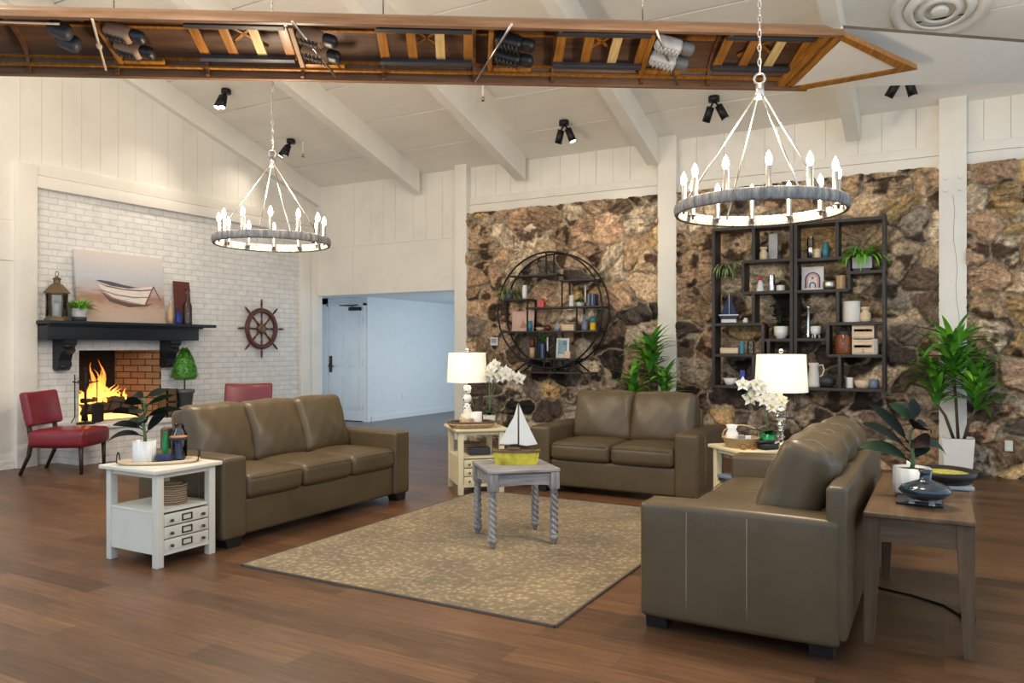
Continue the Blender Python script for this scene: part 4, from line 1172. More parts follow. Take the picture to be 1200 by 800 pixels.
# ================================================================== WALL SHELVES
SF, SB = 9.06, 9.345      # front and back of the shelf units
def bx(c): return x_on(820 + c / 3.6375, SF)
def bz(cx_, cy_): return z_on(820 + cx_ / 3.6375, 250 + cy_ / 3.6375, SF)
TH = .034
def unit(label, spec, x0, x1, z0, z1):
    t = thing('wall_shelf_unit', label, 'shelf', (0, 0, 0))
    for nm, xa, xb in (('side_panel', x0, x0 + TH), ('side_panel', x1 - TH, x1)):
        b = B(); b.span((xa, SF, z0), (xb, SB, z1 + (.03 if xa > x0 else 0)), .002); b.obj(nm, 'shelf_dark', t)
    for z in (z0, z1 - TH):
        b = B(); b.span((x0 + TH, SF, z), (x1 - TH, SB, z + TH), .002); b.obj('shelf_board', 'shelf_dark', t)
    for k, a, c, d in spec:
        b = B()
        if k == 'h': b.span((a, SF + .004, d - TH / 2), (c, SB, d + TH / 2), .002)
        else: b.span((a - TH / 2, SF + .002, c), (a + TH / 2, SB, d), .002)
        b.obj('shelf_board' if k == 'h' else 'divider', 'shelf_dark', t)
xa, xb, xc, xd = bx(52), bx(397), bx(401), bx(792)
zt, zb = 2.735, .865
Z = {k: z_on(*p, SF) for k, p in dict(a=(883, 306), b=(883, 343), c=(865, 380), d=(910, 398.5), e=(865, 416.5), A=(955, 303.5), P=(1013, 318.5), Bq=(955, 341), C=(1000, 379), D=(950, 398), E=(1000, 417)).items()}
v1, v2, v3, v4 = bx(228), bx(183), bx(228), bx(268)
unit('left half of the dark cubby shelf pair on the stone wall', [
    ('h', v2, xb, Z['a']), ('h', v2, xb, Z['b']), ('h', xa, v4, Z['c']), ('h', v4, xb, Z['d']), ('h', xa, xb, Z['e']),
    ('v', v1, Z['a'], zt - TH), ('v', v2, Z['b'], Z['a']), ('v', v3, Z['c'], Z['b']), ('v', v4, Z['e'], Z['c']), ('v', bx(292), Z['e'], Z['d']), ('v', v1, zb + TH, Z['e'])], xa, xb, zb, zt)
w1, w2, w3, w4 = bx(585), bx(635), bx(587), bx(545)
unit('right half of the dark cubby shelf pair on the stone wall', [
    ('h', xc, w2, Z['A']), ('h', w2, xd, Z['P']), ('h', xc, w2, Z['Bq']), ('h', w4, xd, Z['C']), ('h', xc, w4, Z['D']), ('h', w4, xd, Z['E']),
    ('v', w1, Z['A'], zt - TH), ('v', w2, Z['Bq'], Z['A']), ('v', w3, Z['C'], Z['Bq']), ('v', w4, Z['E'], Z['C']), ('v', bx(595), zb + TH, Z['E'])], xc, xd, zb, zt)
for k in Z: Z[k] += TH / 2 + .0005
Z['f'] = zb + TH + .0005
YM = 9.17
SC = 3.6375
def sx(c): return x_on(820 + c / SC, YM)
PXM = 1 / 3.6375 * 8.9 / 905     # metres per crop pixel on the shelves
def sz(cpx): return cpx * PXM
def put(b, name, m, lb, cat, c, z, y=YM, grp=None):
    o = b.obj(name, m, loc=(sx(c), y, z)); return tag(o, lb, cat, grp)
def L(prof, seg=18, fn=None):
    b = B(); b.lathe(prof, seg=seg, fn=fn); return b
def jar(r, h): return [(0, 0), (r * .8, 0), (r, h * .1), (r, h * .55), (r * .6, h * .72), (r * .62, h * .8), (r * .9, h * .88), (r * .9, h), (0, h)]
def can(r, h): return [(0, 0), (r * .96, 0), (r, .006), (r, h - .004), (r * .97, h), (r * .86, h), (r * .84, h * .8), (0, h * .78)]
# --- left half
put(L(jar(sz(18), sz(55))), 'turned_jar', 'pale_wood', 'pale turned wooden jar on the top shelf of the left cubby', 'jar', 272, Z['a'])
b = B(); b.box((0, 0, sz(56)), (sz(38), .05, sz(112)), (-.06, 0, 0), .004); put(b, 'grey_canvas', 'stone_grey', 'light grey slatted block standing behind the turned jar', 'decoration', 309, Z['a'] + .003, 9.24)
put(L([(0, 0), (.022, 0), (.03, .02), (.02, .05), (.012, .06), (.012, .07), (0, .07)]), 'small_vase', 'dark_grey', 'tiny dark vase right of the grey block on top shelf', 'vase', 343, Z['a'])
t = thing('lighthouse_figure', 'white bell figure with a red top in the left cubby', 'ornament', (sx(258), YM, Z['b']))
b = B(); b.lathe([(0, 0), (sz(17), 0), (sz(17), sz(8)), (sz(15), sz(12)), (sz(13), sz(32)), (sz(7), sz(48)), (0, sz(48))], seg=16); b.obj('body', 'white_ceramic', t)
b = B(); b.lathe([(sz(7), sz(48)), (sz(9), sz(50)), (sz(8), sz(62)), (sz(4), sz(66)), (0, sz(66))], seg=14); b.obj('cap', 'red', t)
put(L(can(sz(13), sz(70))), 'candle_glass', 'chrome', 'tall mirrored glass candle holder beside the red topped figure', 'candle holder', 307, Z['b'])
put(L(can(sz(18), sz(24))), 'candle_dish', 'white_ceramic', 'short white ceramic candle dish in the left cubby', 'candle holder', 345, Z['b'])
t = thing('trailing_plant', 'pale green trailing plant hanging high in the left cubby', 'plant', (sx(112), 9.2, sz(0) + bz(112, 262)))
b = B(); b.lathe([(0, 0), (.05, .0), (.065, .07), (.06, .08), (0, .075)], seg=14); b.tube([(-.06, 0, .07), (0, 0, .40), (.06, 0, .07)], .003, 5); b.obj('hanging_pot', 'grey_pot', t)
b = B(); foliage(b, (0, 0, .075), .05, 70, (.18, .30), .018, el=(.0, 1.0), droop=(1.8, 2.8), seg=6); b.obj('foliage', 'leaf_pale', t)
t = thing('toy_sailboat', 'small toy sailboat with navy sails in the left cubby', 'ornament', (sx(125), YM, Z['c']))
b = B(); b.rbox((0, 0, sz(10)), (sz(66), .05, sz(16)), .008, 2, 3); b.obj('stand', 'white_matte', t)
b = B(); b.rbox((0, 0, sz(26)), (sz(80), .055, sz(16)), .012, 2, 3, (0, 0, 0)); b.obj('hull', 'navy', t)
b = B(); b.box((0, 0, sz(36)), (sz(84), .05, sz(5))); b.cyl((0, 0, sz(34)), (0, 0, sz(132)), .004, seg=6); b.obj('deck', 'white_matte', t)
b = B(); b.prism([(sz(2), sz(40)), (sz(32), sz(40)), (sz(3), sz(128))], (0, 0, 0), (1, 0, 0), (0, 0, 1), (0, 1, 0), .006); b.prism([(-sz(2), sz(40)), (-sz(36), sz(40)), (-sz(3), sz(120))], (0, 0, 0), (1, 0, 0), (0, 0, 1), (0, 1, 0), .006); b.obj('sails', 'navy_sail', t)
put(L([(0, 0), (.03, 0), (.034, .03), (.02, .05), (.022, .06), (0, .06)]), 'tea_light_holder', 'white_ceramic', 'tiny white bud vase right of the navy sailboat', 'vase', 196, Z['c'])
t = thing('potted_fig', 'dark leafy plant in a white footed pot in the left cubby', 'plant', (sx(347), YM, Z['d']))
b = B(); b.lathe([(0, 0), (sz(20), 0), (sz(22), sz(10)), (sz(28), sz(14)), (sz(30), sz(52)), (sz(27), sz(52)), (sz(26), sz(44)), (0, sz(44))], seg=20); b.obj('pot', 'white_ceramic', t)
b = B()
for _ in range(26):
    a = random.uniform(0, 2 * PI); h = random.uniform(.12, .4); r = random.uniform(.02, .1)
    p = Vector((r * math.cos(a) - .02, r * .5 * math.sin(a), h)); b.tube([(0, 0, .1), p * .6 + Vector((0, 0, .05)), p], .0025, 4)
    b.leaf(p, a, random.uniform(-.2, .6), .085, .055, .6, 4)
b.obj('foliage', 'leaf_deep', t)
b = B(); b.rbox((0, 0, sz(14)), (sz(78), .09, sz(26)), .01, 2, 3); put(b, 'wooden_bowl', 'pale_wood', 'long pale wooden dough bowl low in the left cubby', 'bowl', 128, Z['e'])
put(L(can(sz(11), sz(56))), 'tumbler', 'aqua_glass', 'light blue glass tumbler next to the dough bowl', 'glass', 180, Z['e'])
put(L([(0, 0), (sz(14), 0), (sz(15), sz(4)), (sz(15), sz(50)), (sz(5), sz(60)), (sz(4), sz(74)), (sz(6), sz(80)), (0, sz(80))]), 'glass_bottle', 'glass', 'clear stoppered glass bottle right of the blue tumbler', 'bottle', 218, Z['e'])
put(L([(0, 0), (sz(16), 0), (sz(22), sz(8)), (sz(31), sz(30)), (sz(29), sz(30)), (sz(18), sz(10)), (0, sz(6))], 24, lambda a, z: 1 + (.06 * math.cos(8 * a) if z > .03 else 0)), 'scalloped_bowl', 'white_ceramic', 'white scalloped bowl on the bottom shelf of left cubby', 'bowl', 130, Z['f'])
b = B(); b.rbox((0, 0, sz(33)), (sz(22), .08, sz(66)), .006, 2, 2); put(b, 'blue_vase', 'royal', 'square cobalt blue vase on the bottom shelf', 'vase', 185, Z['f'])
# --- right half
t = thing('oil_lamp', 'clear glass hurricane lamp on the top shelf of right cubby', 'lamp', (sx(472), YM, Z['A']))
b = B(); b.lathe([(0, 0), (sz(12), 0), (sz(13), sz(45)), (sz(11), sz(50)), (0, sz(50))], seg=16); b.obj('base', 'chrome', t)
b = B(); b.lathe([(sz(11), sz(50)), (sz(14), sz(58)), (sz(12), sz(80)), (sz(11), sz(92))], seg=16); b.obj('chimney', 'glass', t)
put(L(can(sz(15), sz(38))), 'pillar_candle', 'pale_wood', 'short beige candle jar between lamp and dark vase', 'candle', 501, Z['A'])
put(L([(0, 0), (sz(10), 0), (sz(14), sz(12)), (sz(15), sz(40)), (sz(10), sz(55)), (sz(12), sz(64)), (0, sz(64))]), 'dark_vase', 'teal', 'dark teal bottle vase on the top shelf', 'vase', 537, Z['A'])
t = thing('spider_plant', 'bright green spider plant in a grey pot, upper right shelf', 'plant', (sx(695), YM - .01, Z['P']))
b = B(); b.box((0, 0, sz(32)), (sz(72), .17, sz(46)), None, .006); b.obj('pot', 'stone_grey', t)
b = B(); b.box((0, 0, sz(5)), (sz(62), .15, sz(10)), None, .003); b.obj('saucer', 'dark_grey', t)
b = B(); foliage(b, (0, 0, sz(50)), .06, 75, (.18, .36), .026, el=(.3, 1.3), droop=(1.2, 2.4), seg=7)
for v in b.bm.verts: v.co.y = min(v.co.y, .17)
b.obj('foliage', 'leaf_bright', t)
# rainbow print
t = thing('arch_print', 'framed print of a purple and coral arch in right cubby', 'picture', (sx(480), 9.2, Z['Bq']))
b = B(); b.box((0, 0, sz(49)), (sz(86), .02, sz(98)), (-.08, 0, 0), .002); b.obj('frame', 'paper', t)
def arch(r0, r1, y, m, zc_=.07):
    b = B(); poly = [(r1 * math.cos(PI * q / 14), zc_ + r1 * math.sin(PI * q / 14)) for q in range(15)]
    poly = [(r1, .02)] + poly + [(-r1, .02)] + [(-r0, .02)] + [(r0 * math.cos(PI - PI * q / 14), zc_ + r0 * math.sin(PI - PI * q / 14)) for q in range(15)] + [(r0, .02)]
    b.prism([(u, v + .008) for u, v in poly], (0, y, 0), (1, 0, 0), (0, .08, 1), (0, -1, 0), .002); b.obj('print', m, t)
M['arch_purple'] = mat('arch_purple', (.10, .09, .19), .7); M['arch_pink'] = mat('arch_pink', (.70, .38, .34), .7)
yy = -.0212
arch(.066, .082, yy, 'arch_purple', .115); arch(.045, .064, yy, 'arch_pink', .112); arch(.022, .036, yy, 'arch_purple', .05)
b = B(); b.prism([(.016 * math.cos(q / 14 * 2 * PI), .14 + .016 * math.sin(q / 14 * 2 * PI)) for q in range(14)], (0, yy, 0), (1, 0, 0), (0, .08, 1), (0, -1, 0), .0022); b.obj('print', 'terracotta', t)
put(L([(0, 0), (sz(18), 0), (sz(25), sz(10)), (sz(25), sz(30)), (sz(20), sz(38)), (0, sz(38))]), 'silver_bowl', 'nickel', 'rounded silver votive bowl beside the arch print', 'bowl', 552, Z['Bq'])
put(L(can(sz(20), sz(56))), 'wooden_cup', 'tan_wood', 'tan wooden cup at the right end beside the silver bowl', 'cup', 603, Z['Bq'])
put(L(can(sz(33), sz(84)), 28), 'canister', 'white_matte', 'large off white cylindrical canister in the right cubby', 'canister', 647, Z['C'])
put(L(jar(sz(21), sz(60))), 'turned_jar', 'pale_wood', 'pale turned wooden jar right of the white canister', 'jar', 707, Z['C'])
put(L([(0, 0), (sz(9), 0), (sz(7), sz(8)), (sz(7), sz(126)), (sz(10), sz(132)), (0, sz(134))]), 'candlestick', 'chrome', 'tall silver candlestick in the right cubby', 'candlestick', 462, Z['D'])
t = thing('footed_planter', 'small grey white planter on three feet beside the candlestick', 'planter', (sx(494), YM, Z['D']))
b = B(); b.lathe([(0, sz(14)), (sz(14), sz(14)), (sz(20), sz(22)), (sz(21), sz(50)), (sz(18), sz(50)), (sz(17), sz(40)), (0, sz(38))], seg=18); b.obj('bowl', 'white_ceramic', t)
for k in range(3):
    a = k * 2 * PI / 3 + .5; b = B(); b.cyl((sz(13) * math.cos(a), sz(13) * math.sin(a), sz(18)), (sz(16) * math.cos(a), sz(16) * math.sin(a), 0), sz(4), sz(3), 8); b.obj('foot', 'white_ceramic', t)
t = thing('glass_jar', 'amber brown glass jar in the lower right cubby', 'jar', (sx(612), YM, Z['E']))
b = B(); b.lathe([(0, 0), (sz(30), 0), (sz(32), sz(6)), (sz(32), sz(66)), (sz(26), sz(76)), (sz(26), sz(82))], seg=22); b.obj('body', 'amber_glass', t)
b = B(); b.lathe([(sz(27), sz(80)), (sz(28), sz(82)), (sz(28), sz(92)), (0, sz(94))], seg=22); b.obj('lid', 'dark_grey', t)
CR = ('whitewashed slatted wooden crate at the bottom of the stack in the right cubby', 'whitewashed slatted wooden crate on top of the stack in the right cubby')
for k in range(2):
    t = thing('slatted_crate', CR[k], 'crate', (sx(698), YM, Z['E'] + k * sz(64)), 0, 'slatted crates in the right cubby')
    for z in (sz(16), sz(48)):
        for y_ in (-.06, .06):
            b = B(); b.box((0, y_, z), (sz(80), .008, sz(22))); b.obj('slat', 'pale_wood', t)
    b = B()
    for s_ in (-1, 1): b.box((s_ * sz(37), 0, sz(31)), (sz(6), .112, sz(62)))
    b.box((0, 0, .004), (sz(74), .112, .008)); b.obj('frame', 'cream_paint', t)
    if k == 0:
        b = B(); y_ = -.066; cz = sz(16)
        b.tube([(0, y_, cz - sz(8)), (0, y_, cz + sz(7))], .0016, 5); b.tube([(-sz(7), y_, cz - sz(3)), (-sz(4), y_, cz - sz(8)), (0, y_, cz - sz(9)), (sz(4), y_, cz - sz(8)), (sz(7), y_, cz - sz(3))], .0016, 5); b.tube([(-sz(3), y_, cz + sz(4)), (sz(3), y_, cz + sz(4))], .0016, 5)
        b.obj('anchor_mark', 'iron', t)
put(L(can(sz(14), sz(62))), 'pillar_candle', 'white_matte', 'white pillar candle right of the stacked crates', 'candle', 746, Z['E'])
t = thing('pitcher', 'cream ceramic pitcher with loop handle behind the lampshade', 'pitcher', (sx(486), YM, Z['f']))
b = B(); b.lathe([(0, 0), (sz(24), 0), (sz(25), sz(10)), (sz(20), sz(60)), (sz(18), sz(84)), (sz(22), sz(100)), (sz(20), sz(100)), (sz(16), sz(84)), (0, sz(70))], seg=22); b.obj('body', 'cream_paint', t)
b = B(); b.tube([(sz(18), 0, sz(88)), (sz(34), 0, sz(92)), (sz(40), 0, sz(72)), (sz(34), 0, sz(50)), (sz(22), 0, sz(42))], sz(3.2), 7); b.obj('handle', 'cream_paint', t)
b = B(); b.sph((0, 0, sz(24)), (sz(32), .07, sz(25)), 18); b.lathe([(0, sz(46)), (sz(8), sz(47)), (sz(5), sz(54)), (0, sz(56))]); put(b, 'sugar_pot', 'dark_grey', 'round black lidded pot next to the cream pitcher', 'pot', 545, Z['f'])
put(L(can(sz(14), sz(42))), 'pillar_candle', 'white_ceramic', 'short white candle on the bottom shelf of right cubby', 'candle', 639, Z['f'])
put(L([(0, 0), (sz(20), 0), (sz(26), sz(10)), (sz(29), sz(32)), (sz(27), sz(32)), (sz(22), sz(12)), (0, sz(8))]), 'bowl', 'pale_wood', 'pale wooden bowl on the bottom shelf of right cubby', 'bowl', 692, Z['f'])
put(L([(0, 0), (sz(16), 0), (sz(19), sz(10)), (sz(18), sz(34)), (sz(15), sz(36)), (0, sz(32))]), 'blue_jar', 'slate_blue', 'small blue jar at the right end of the bottom shelf', 'jar', 743, Z['f'])

# ---------------------------------------------------------------- round shelf
RY0, RY1 = 9.10, 9.335
RC = (-4.54, 1.83); RR = .765
rs = thing('round_shelf', 'round black metal shelf with two hoops on the stone wall', 'shelf')
for y in (RY0, RY1):
    b = B(); b.tube([(RC[0] + RR * math.cos(q / 64 * 2 * PI), y, RC[1] + RR * math.sin(q / 64 * 2 * PI)) for q in range(64)], .0125, 8, True); b.obj('hoop', 'black_metal', rs)
def rxx(c): return RC[0] + (c - 370) * .00281
def rb(c0, c1, z):
    b = B(); b.span((c0, RY0, z - .014), (c1, RY1, z + .008), .002); b.obj('shelf_board', 'shelf_dark', rs)
def rv(x, z0, z1, ys=(RY0, RY1)):
    for y in ys:
        b = B(); b.span((x - .009, y - .009, z0), (x + .009, y + .009, z1)); b.obj('post', 'black_metal', rs)
z1_, z2_, z3_, z4_, z5_, z6_, zl_ = 2.30, 2.21, 1.864, 1.55, 1.19, 1.01, 1.985
rb(-5.13, -4.41, z1_); rb(-4.38, -3.89, z2_); rb(-4.88, -3.79, z3_); rb(-5.24, -3.84, z4_); rb(-4.98, -4.12, z5_); rb(-5.02, -3.93, z6_); rb(-5.28, -4.83, zl_)
rv(-4.57, z1_, 2.59); rv(-4.41, z2_, z1_); rv(-4.34, z3_, z2_); rv(-4.85, z4_, zl_); rv(-4.13, z4_, z3_); rv(-4.71, z5_, z4_); rv(-4.44, z5_, z4_); rv(-4.6, z6_, z5_); rv(-4.44, z6_, z5_)
for s_ in (-1, 1):
    for y in (RY0, RY1):
        b = B(); b.tube([(RC[0] + s_ * .33, y, z6_), (RC[0] + s_ * .40, y, z5_ - .02), (RC[0] + s_ * .49, y, z5_ + .03)] if 0 else [(RC[0] + s_ * .5, y, z6_), (RC[0] + s_ * .26, y, z5_)], .011, 7); b.obj('foot_brace', 'black_metal', rs)
YR = 9.2
def qx(c): return x_on(580 + c / 7.27, YR)
QM = 1 / 7.27 * 10.2 / 905
def q_(v): return v * QM
def putr(b, name, m, lb, cat, c, z, y=YR, grp=None):
    o = b.obj(name, m, loc=(qx(c), y, z + .0085)); return tag(o, lb, cat, grp)
t = thing('trailing_plant', 'pale green trailing plant at the left of the round shelf', 'plant', (qx(115), YR, zl_ + .0085))
b = B(); b.lathe([(0, 0), (.05, 0), (.06, .07), (.05, .07), (0, .06)], seg=14); b.obj('pot', 'grey_pot', t)
b = B(); foliage(b, (0, 0, .06), .05, 90, (.16, .27), .016, el=(.1, 1.3), droop=(1.6, 2.8), seg=6); b.obj('foliage', 'leaf_pale', t)
putr(L([(0, 0), (q_(17), 0), (q_(21), q_(20)), (q_(22), q_(90)), (q_(17), q_(112)), (q_(19), q_(120)), (0, q_(110))]), 'white_vase', 'white_ceramic', 'white vase standing high on the left of the round shelf', 'vase', 253, zl_)
t = thing('toy_house', 'small coral red birdhouse on the middle of the round shelf', 'ornament', (qx(400), YR, z3_ + .0085))
b = B(); b.box((0, 0, q_(24)), (q_(52), .07, q_(48)), None, .003); b.obj('house', 'coral', t)
b = B(); b.prism([(-q_(34), q_(44)), (0, q_(78)), (q_(34), q_(44))], (0, -.045, 0), (1, 0, 0), (0, 0, 1), (0, 1, 0), .09); b.obj('roof', 'coral', t)
b = B()
secs_ = [(-1, .1, .55), (-.7, .7, .3), (-.2, 1, .2), (.3, 1, .2), (.75, .7, .32), (1, .1, .6)]
rows = []
for u, wv, zz in secs_:
    row = []
    for q in range(7):
        a = PI * q / 6; row.append(b.bm.verts.new((u * q_(64), .035 * wv * math.cos(a), q_(52) * (zz + (1 - zz) * .0) - q_(30) * wv * math.sin(a) + q_(22))))
    rows.append(row)
for a, c in zip(rows, rows[1:]):
    for q in range(6): b._face([a[q], a[q + 1], c[q + 1], c[q]])
    b._face([a[0], a[6], c[6], c[0]])
b.box((0, 0, q_(4)), (q_(30), .03, q_(8)))
putr(b, 'model_canoe', 'tan_wood', 'tan wooden model canoe right of the coral birdhouse', 'ornament', 495, z3_)
putr(L(can(q_(22), q_(94))), 'pillar_candle', 'white_matte', 'cream pillar candle on the round shelf behind the post', 'candle', 653, z3_)
potted('small_plant', 'small bushy green plant in a white bowl on the round shelf', (qx(722), YR, z3_ + .0085), q_(28), q_(36), 'white_ceramic', 'leaf', 90, (.03, .075), .018)
t = thing('taper_candle', 'tall white taper candle right of the bushy plant', 'candle', (qx(770), YR, z3_ + .0085))
b = B(); b.lathe([(0, 0), (.025, 0), (.025, .01), (.01, .02), (.01, .05), (0, .05)], seg=12); b.obj('holder', 'black_metal', t)
b = B(); b.cyl((0, 0, .045), (0, 0, q_(170)), .011, .009, 10); b.obj('wax', 'white_ceramic', t)
for k in range(4):
    b = B(); b.rbox((0, 0, q_(50)), (q_(15), .12, q_(100 - 3 * (k % 2))), .003, 1, 2); o = b.obj('book', 'navy' if k % 2 else 'slate_blue', loc=(qx(812 + k * 16.5), YR, z3_ + .0085)); tag(o, ('slate blue', 'navy', 'slate blue', 'navy')[k] + (' book leftmost', ' book second from left', ' book third from left', ' book rightmost')[k] + ' of the row on the round shelf', 'book', 'books on the upper round shelf')
t = thing('beach_print', 'large leaning blush pink art print on the round shelf', 'picture', (qx(232), YR + .03, z4_ + .0085))
b = B(); b.box((0, 0, q_(88)), (q_(215), .016, q_(176)), (-.1, 0, 0), .002); b.obj('panel', 'pink_print', t)
M['print_mark'] = mat('print_mark', (.45, .24, .18), .7)
b = B(); b.prism([(-.05, .05), (.03, .045), (.07, .07), (.02, .12), (.0, .17), (-.012, .11)], (0, -.0222, 0), (1, 0, 0), (0, .1, 1), (0, -1, 0), .0015); b.obj('print', 'print_mark', t)
putr(L([(0, 0), (q_(21), 0), (q_(26), q_(40)), (q_(20), q_(70)), (q_(25), q_(88)), (0, q_(80))]), 'teal_vase', 'teal', 'dark teal vase in front of the pink print', 'vase', 312, z4_, 9.14)
putr(L([(0, 0), (q_(30), 0), (q_(46), q_(30)), (q_(43), q_(30)), (q_(28), q_(6)), (0, q_(5))]), 'wooden_bowl', 'tan_wood', 'shallow brown wooden bowl on the round shelf', 'bowl', 388, z4_)
b = B(); b.sph((0, 0, q_(27)), q_(28), 16, None, .03); putr(b, 'wicker_ball', 'dark_red_wood', 'dark brown wicker ball beside the wooden bowl', 'ornament', 453, z4_)
t = thing('toy_sailboat', 'tiny pale blue toy sailboat on the round shelf', 'ornament', (qx(528), YR, z4_ + .0085))
b = B(); b.rbox((0, 0, q_(10)), (q_(50), .04, q_(18)), .006, 2, 2); b.obj('hull', 'slate_blue', t)
b = B(); b.prism([(-q_(22), q_(22)), (q_(22), q_(22)), (q_(12), q_(82))], (0, -.003, 0), (1, 0, 0), (0, 0, 1), (0, 1, 0), .006); b.obj('sail', 'screen', t)
b = B(); b.rbox((0, 0, q_(27)), (q_(112), .1, q_(54)), .004, 1, 2); putr(b, 'wooden_box', 'pale_wood', 'pale wooden box in the middle of the round shelf', 'box', 632, z4_)
putr(L([(0, 0), (q_(24), 0), (q_(27), q_(14)), (q_(26), q_(70)), (q_(9), q_(96)), (q_(9), q_(118)), (q_(12), q_(124)), (q_(10), q_(136)), (0, q_(138))]), 'grey_bottle', 'slate_blue', 'grey blue stoppered bottle on the right of the round shelf', 'bottle', 765, z4_)
t = thing('yellow_vase', 'yellow jar with teal upper half on the right of the round shelf', 'vase', (qx(834), YR, z4_ + .0085))
b = B(); b.lathe([(0, 0), (q_(23), 0), (q_(25), q_(10)), (q_(25), q_(66)), (0, q_(66))], seg=16); b.obj('body', 'yellow', t)
b = B(); b.lathe([(q_(22), q_(66)), (q_(28), q_(84)), (q_(20), q_(108)), (q_(8), q_(118)), (0, q_(118))], seg=16); b.obj('top', 'teal', t)
b = B(); b.lathe([(0, 0), (q_(26), 0), (q_(26), q_(90)), (0, q_(90))], seg=14); putr(b, 'wood_stump', 'tan_wood', 'tan wooden cylinder on the lowest level of the round shelf', 'ornament', 320, z5_)
tpv = B(); tpv.lathe([(0, 0), (q_(18), 0), (q_(26), q_(24)), (q_(22), q_(60)), (q_(10), q_(80)), (0, q_(80))], seg=14); o = tpv.obj('brown_vase', 'dark_red_wood', loc=(qx(320), YR, z5_ + .0085 + q_(90) + .0005)); tag(o, 'dark brown vase standing on the tan wooden cylinder', 'vase')
for k in range(5):
    b = B(); h = 112 + (k * 37 % 20); b.rbox((0, 0, q_(h / 2)), (q_(12), .11, q_(h)), .003, 1, 2); o = b.obj('book', ('teal', 'navy', 'navy', 'slate_blue', 'navy')[k], loc=(qx(375 + k * 14), YR, z5_ + .0085))
    tag(o, ('teal book leftmost', 'navy book second from left', 'navy book in the middle', 'slate blue book fourth from left', 'navy book rightmost')[k] + ' in the low row of the round shelf', 'book', 'books on the lower round shelf')
t = thing('small_plant', 'leafy green sprig lying on the low row of books', 'plant', (qx(405), YR, z5_ + .009 + q_(133)))
b = B(); b.lathe([(0, 0), (.028, 0), (.034, .03), (0, .03)], seg=10); b.obj('pot', 'dark_grey', t)
b = B(); foliage(b, (0, 0, .03), .03, 60, (.05, .1), .022, el=(.0, 1.2), droop=(.4, 1.4)); b.obj('foliage', 'leaf', t)
t = thing('taper_candle', 'white taper candle between low books and framed print', 'candle', (qx(457), YR - .03, z5_ + .0085))
b = B(); b.lathe([(0, 0), (.025, 0), (.025, .012), (.012, .02), (.012, .09), (0, .09)], seg=12); b.obj('holder', 'black_metal', t)
b = B(); b.cyl((0, 0, .085), (0, 0, q_(178)), .011, .009, 10); b.obj('wax', 'white_ceramic', t)
t = thing('framed_seascape', 'white framed blue seascape on the low level of the round shelf', 'picture', (qx(578), YR, z5_ + .0085))
b = B(); Rl = Euler((-.12, 0, 0)).to_matrix()
b.box((0, 0, q_(85)), (q_(118), .014, q_(170)), Rl, .002); b.obj('frame', 'paper', t)
M['sea_print'] = mat('sea_print', (.25, .38, .46), .5, var=.45, nscale=9, stretch=(1, 1, 4))
b = B(); b.box(Vector((0, 0, q_(85))) + Rl @ Vector((0, -.0082, .012)), (q_(84), .002, q_(120)), Rl); b.obj('print', 'sea_print', t)
b = B(); b.rbox((0, 0, q_(30)), (q_(50), .05, q_(60)), .006, 2, 2); putr(b, 'beige_block', 'pale_wood', 'small beige block at the lower right of the framed seascape', 'ornament', 640, z5_, 9.13)

# thermostat, outlet
t = thing('thermostat', 'square white wall thermostat on stone left of the round shelf', 'thermostat', (x_on(580, 9.40), 9.385, z_on(580, 400, 9.4)))
b = B(); b.box((0, 0, 0), (.125, .022, .115), None, .008); b.obj('case', 'plastic', t)
b = B(); b.box((0, -.012, .01), (.09, .004, .065), None, .001); b.obj('display', 'screen', t)
t = thing('wall_outlet', 'ivory outlet plate low on the stone wall at the right edge', 'outlet', (x_on(1182, 9.40), 9.375, z_on(1182, 522, 9.4)))
b = B(); b.box((0, 0, 0), (.07, .012, .11), None, .004); b.obj('plate', 'cream_paint', t)
for s_ in (-1, 1):
    b = B(); b.cyl((0, -.005, s_ * .028), (0, -.009, s_ * .028), .018, seg=12); b.obj('socket', 'plastic', t)

# ================================================================== TABLE LAMPS AND ORCHIDS
def shade(t):
    b = B(); b.lathe([(.195, 0), (.18, .285), (.178, .285), (.193, 0)], (0, 0, .405), 40); b.obj('lamp_shade', 'shade', t)
    b = B(); b.cyl((0, 0, .37), (0, 0, .70), .007, seg=8)
    for k in range(3): b.tube([(0, 0, .67), (.178 * math.cos(k * 2.094), .178 * math.sin(k * 2.094), .672)], .003, 5)
    b.obj('harp', 'nickel', t)
    b = B(); b.sph((0, 0, .715), .018, 12); b.obj('finial', 'crystal', t)
    p = t.location; LIGHTS.append((('lamp_bulb', 'POINT', (p[0], p[1], p[2] + .55), 6.5, (1, .78, .5)), dict(size=.04)))
TT = .6015
t = thing('table_lamp', 'lit table lamp with blue patterned white stem in the sofa corner', 'lamp', (-4.03, 6.32, TT))
m, nt, bb = new_mat('blue_white_porcelain')
vo = add(nt, 'ShaderNodeTexVoronoi'); vo.inputs['Scale'].default_value = 34; nt.links.new(coords(nt), vo.inputs['Vector'])
nt.links.new(ramp(nt, vo.outputs['Distance'], [(.30, (.09, .10, .16)), (.42, (.72, .73, .75))]), bb.inputs['Base Color']); bb.inputs['Roughness'].default_value = .15
M['porcelain'] = m
b = B(); b.lathe([(0, 0), (.075, 0), (.075, .02), (.03, .035), (0, .035)], seg=20); b.obj('base', 'crystal', t)
for k in range(4):
    b = B(); z = .035 + k * .085; b.lathe([(0, z), (.025, z), (.04, z + .02), (.042, z + .06), (.026, z + .083), (0, z + .085)], seg=18); b.obj('stem', 'porcelain', t)
shade(t)
t = thing('table_lamp', 'lit table lamp with stacked crystal ball stem right of loveseat', 'lamp', (-1.08, 6.13, TT))
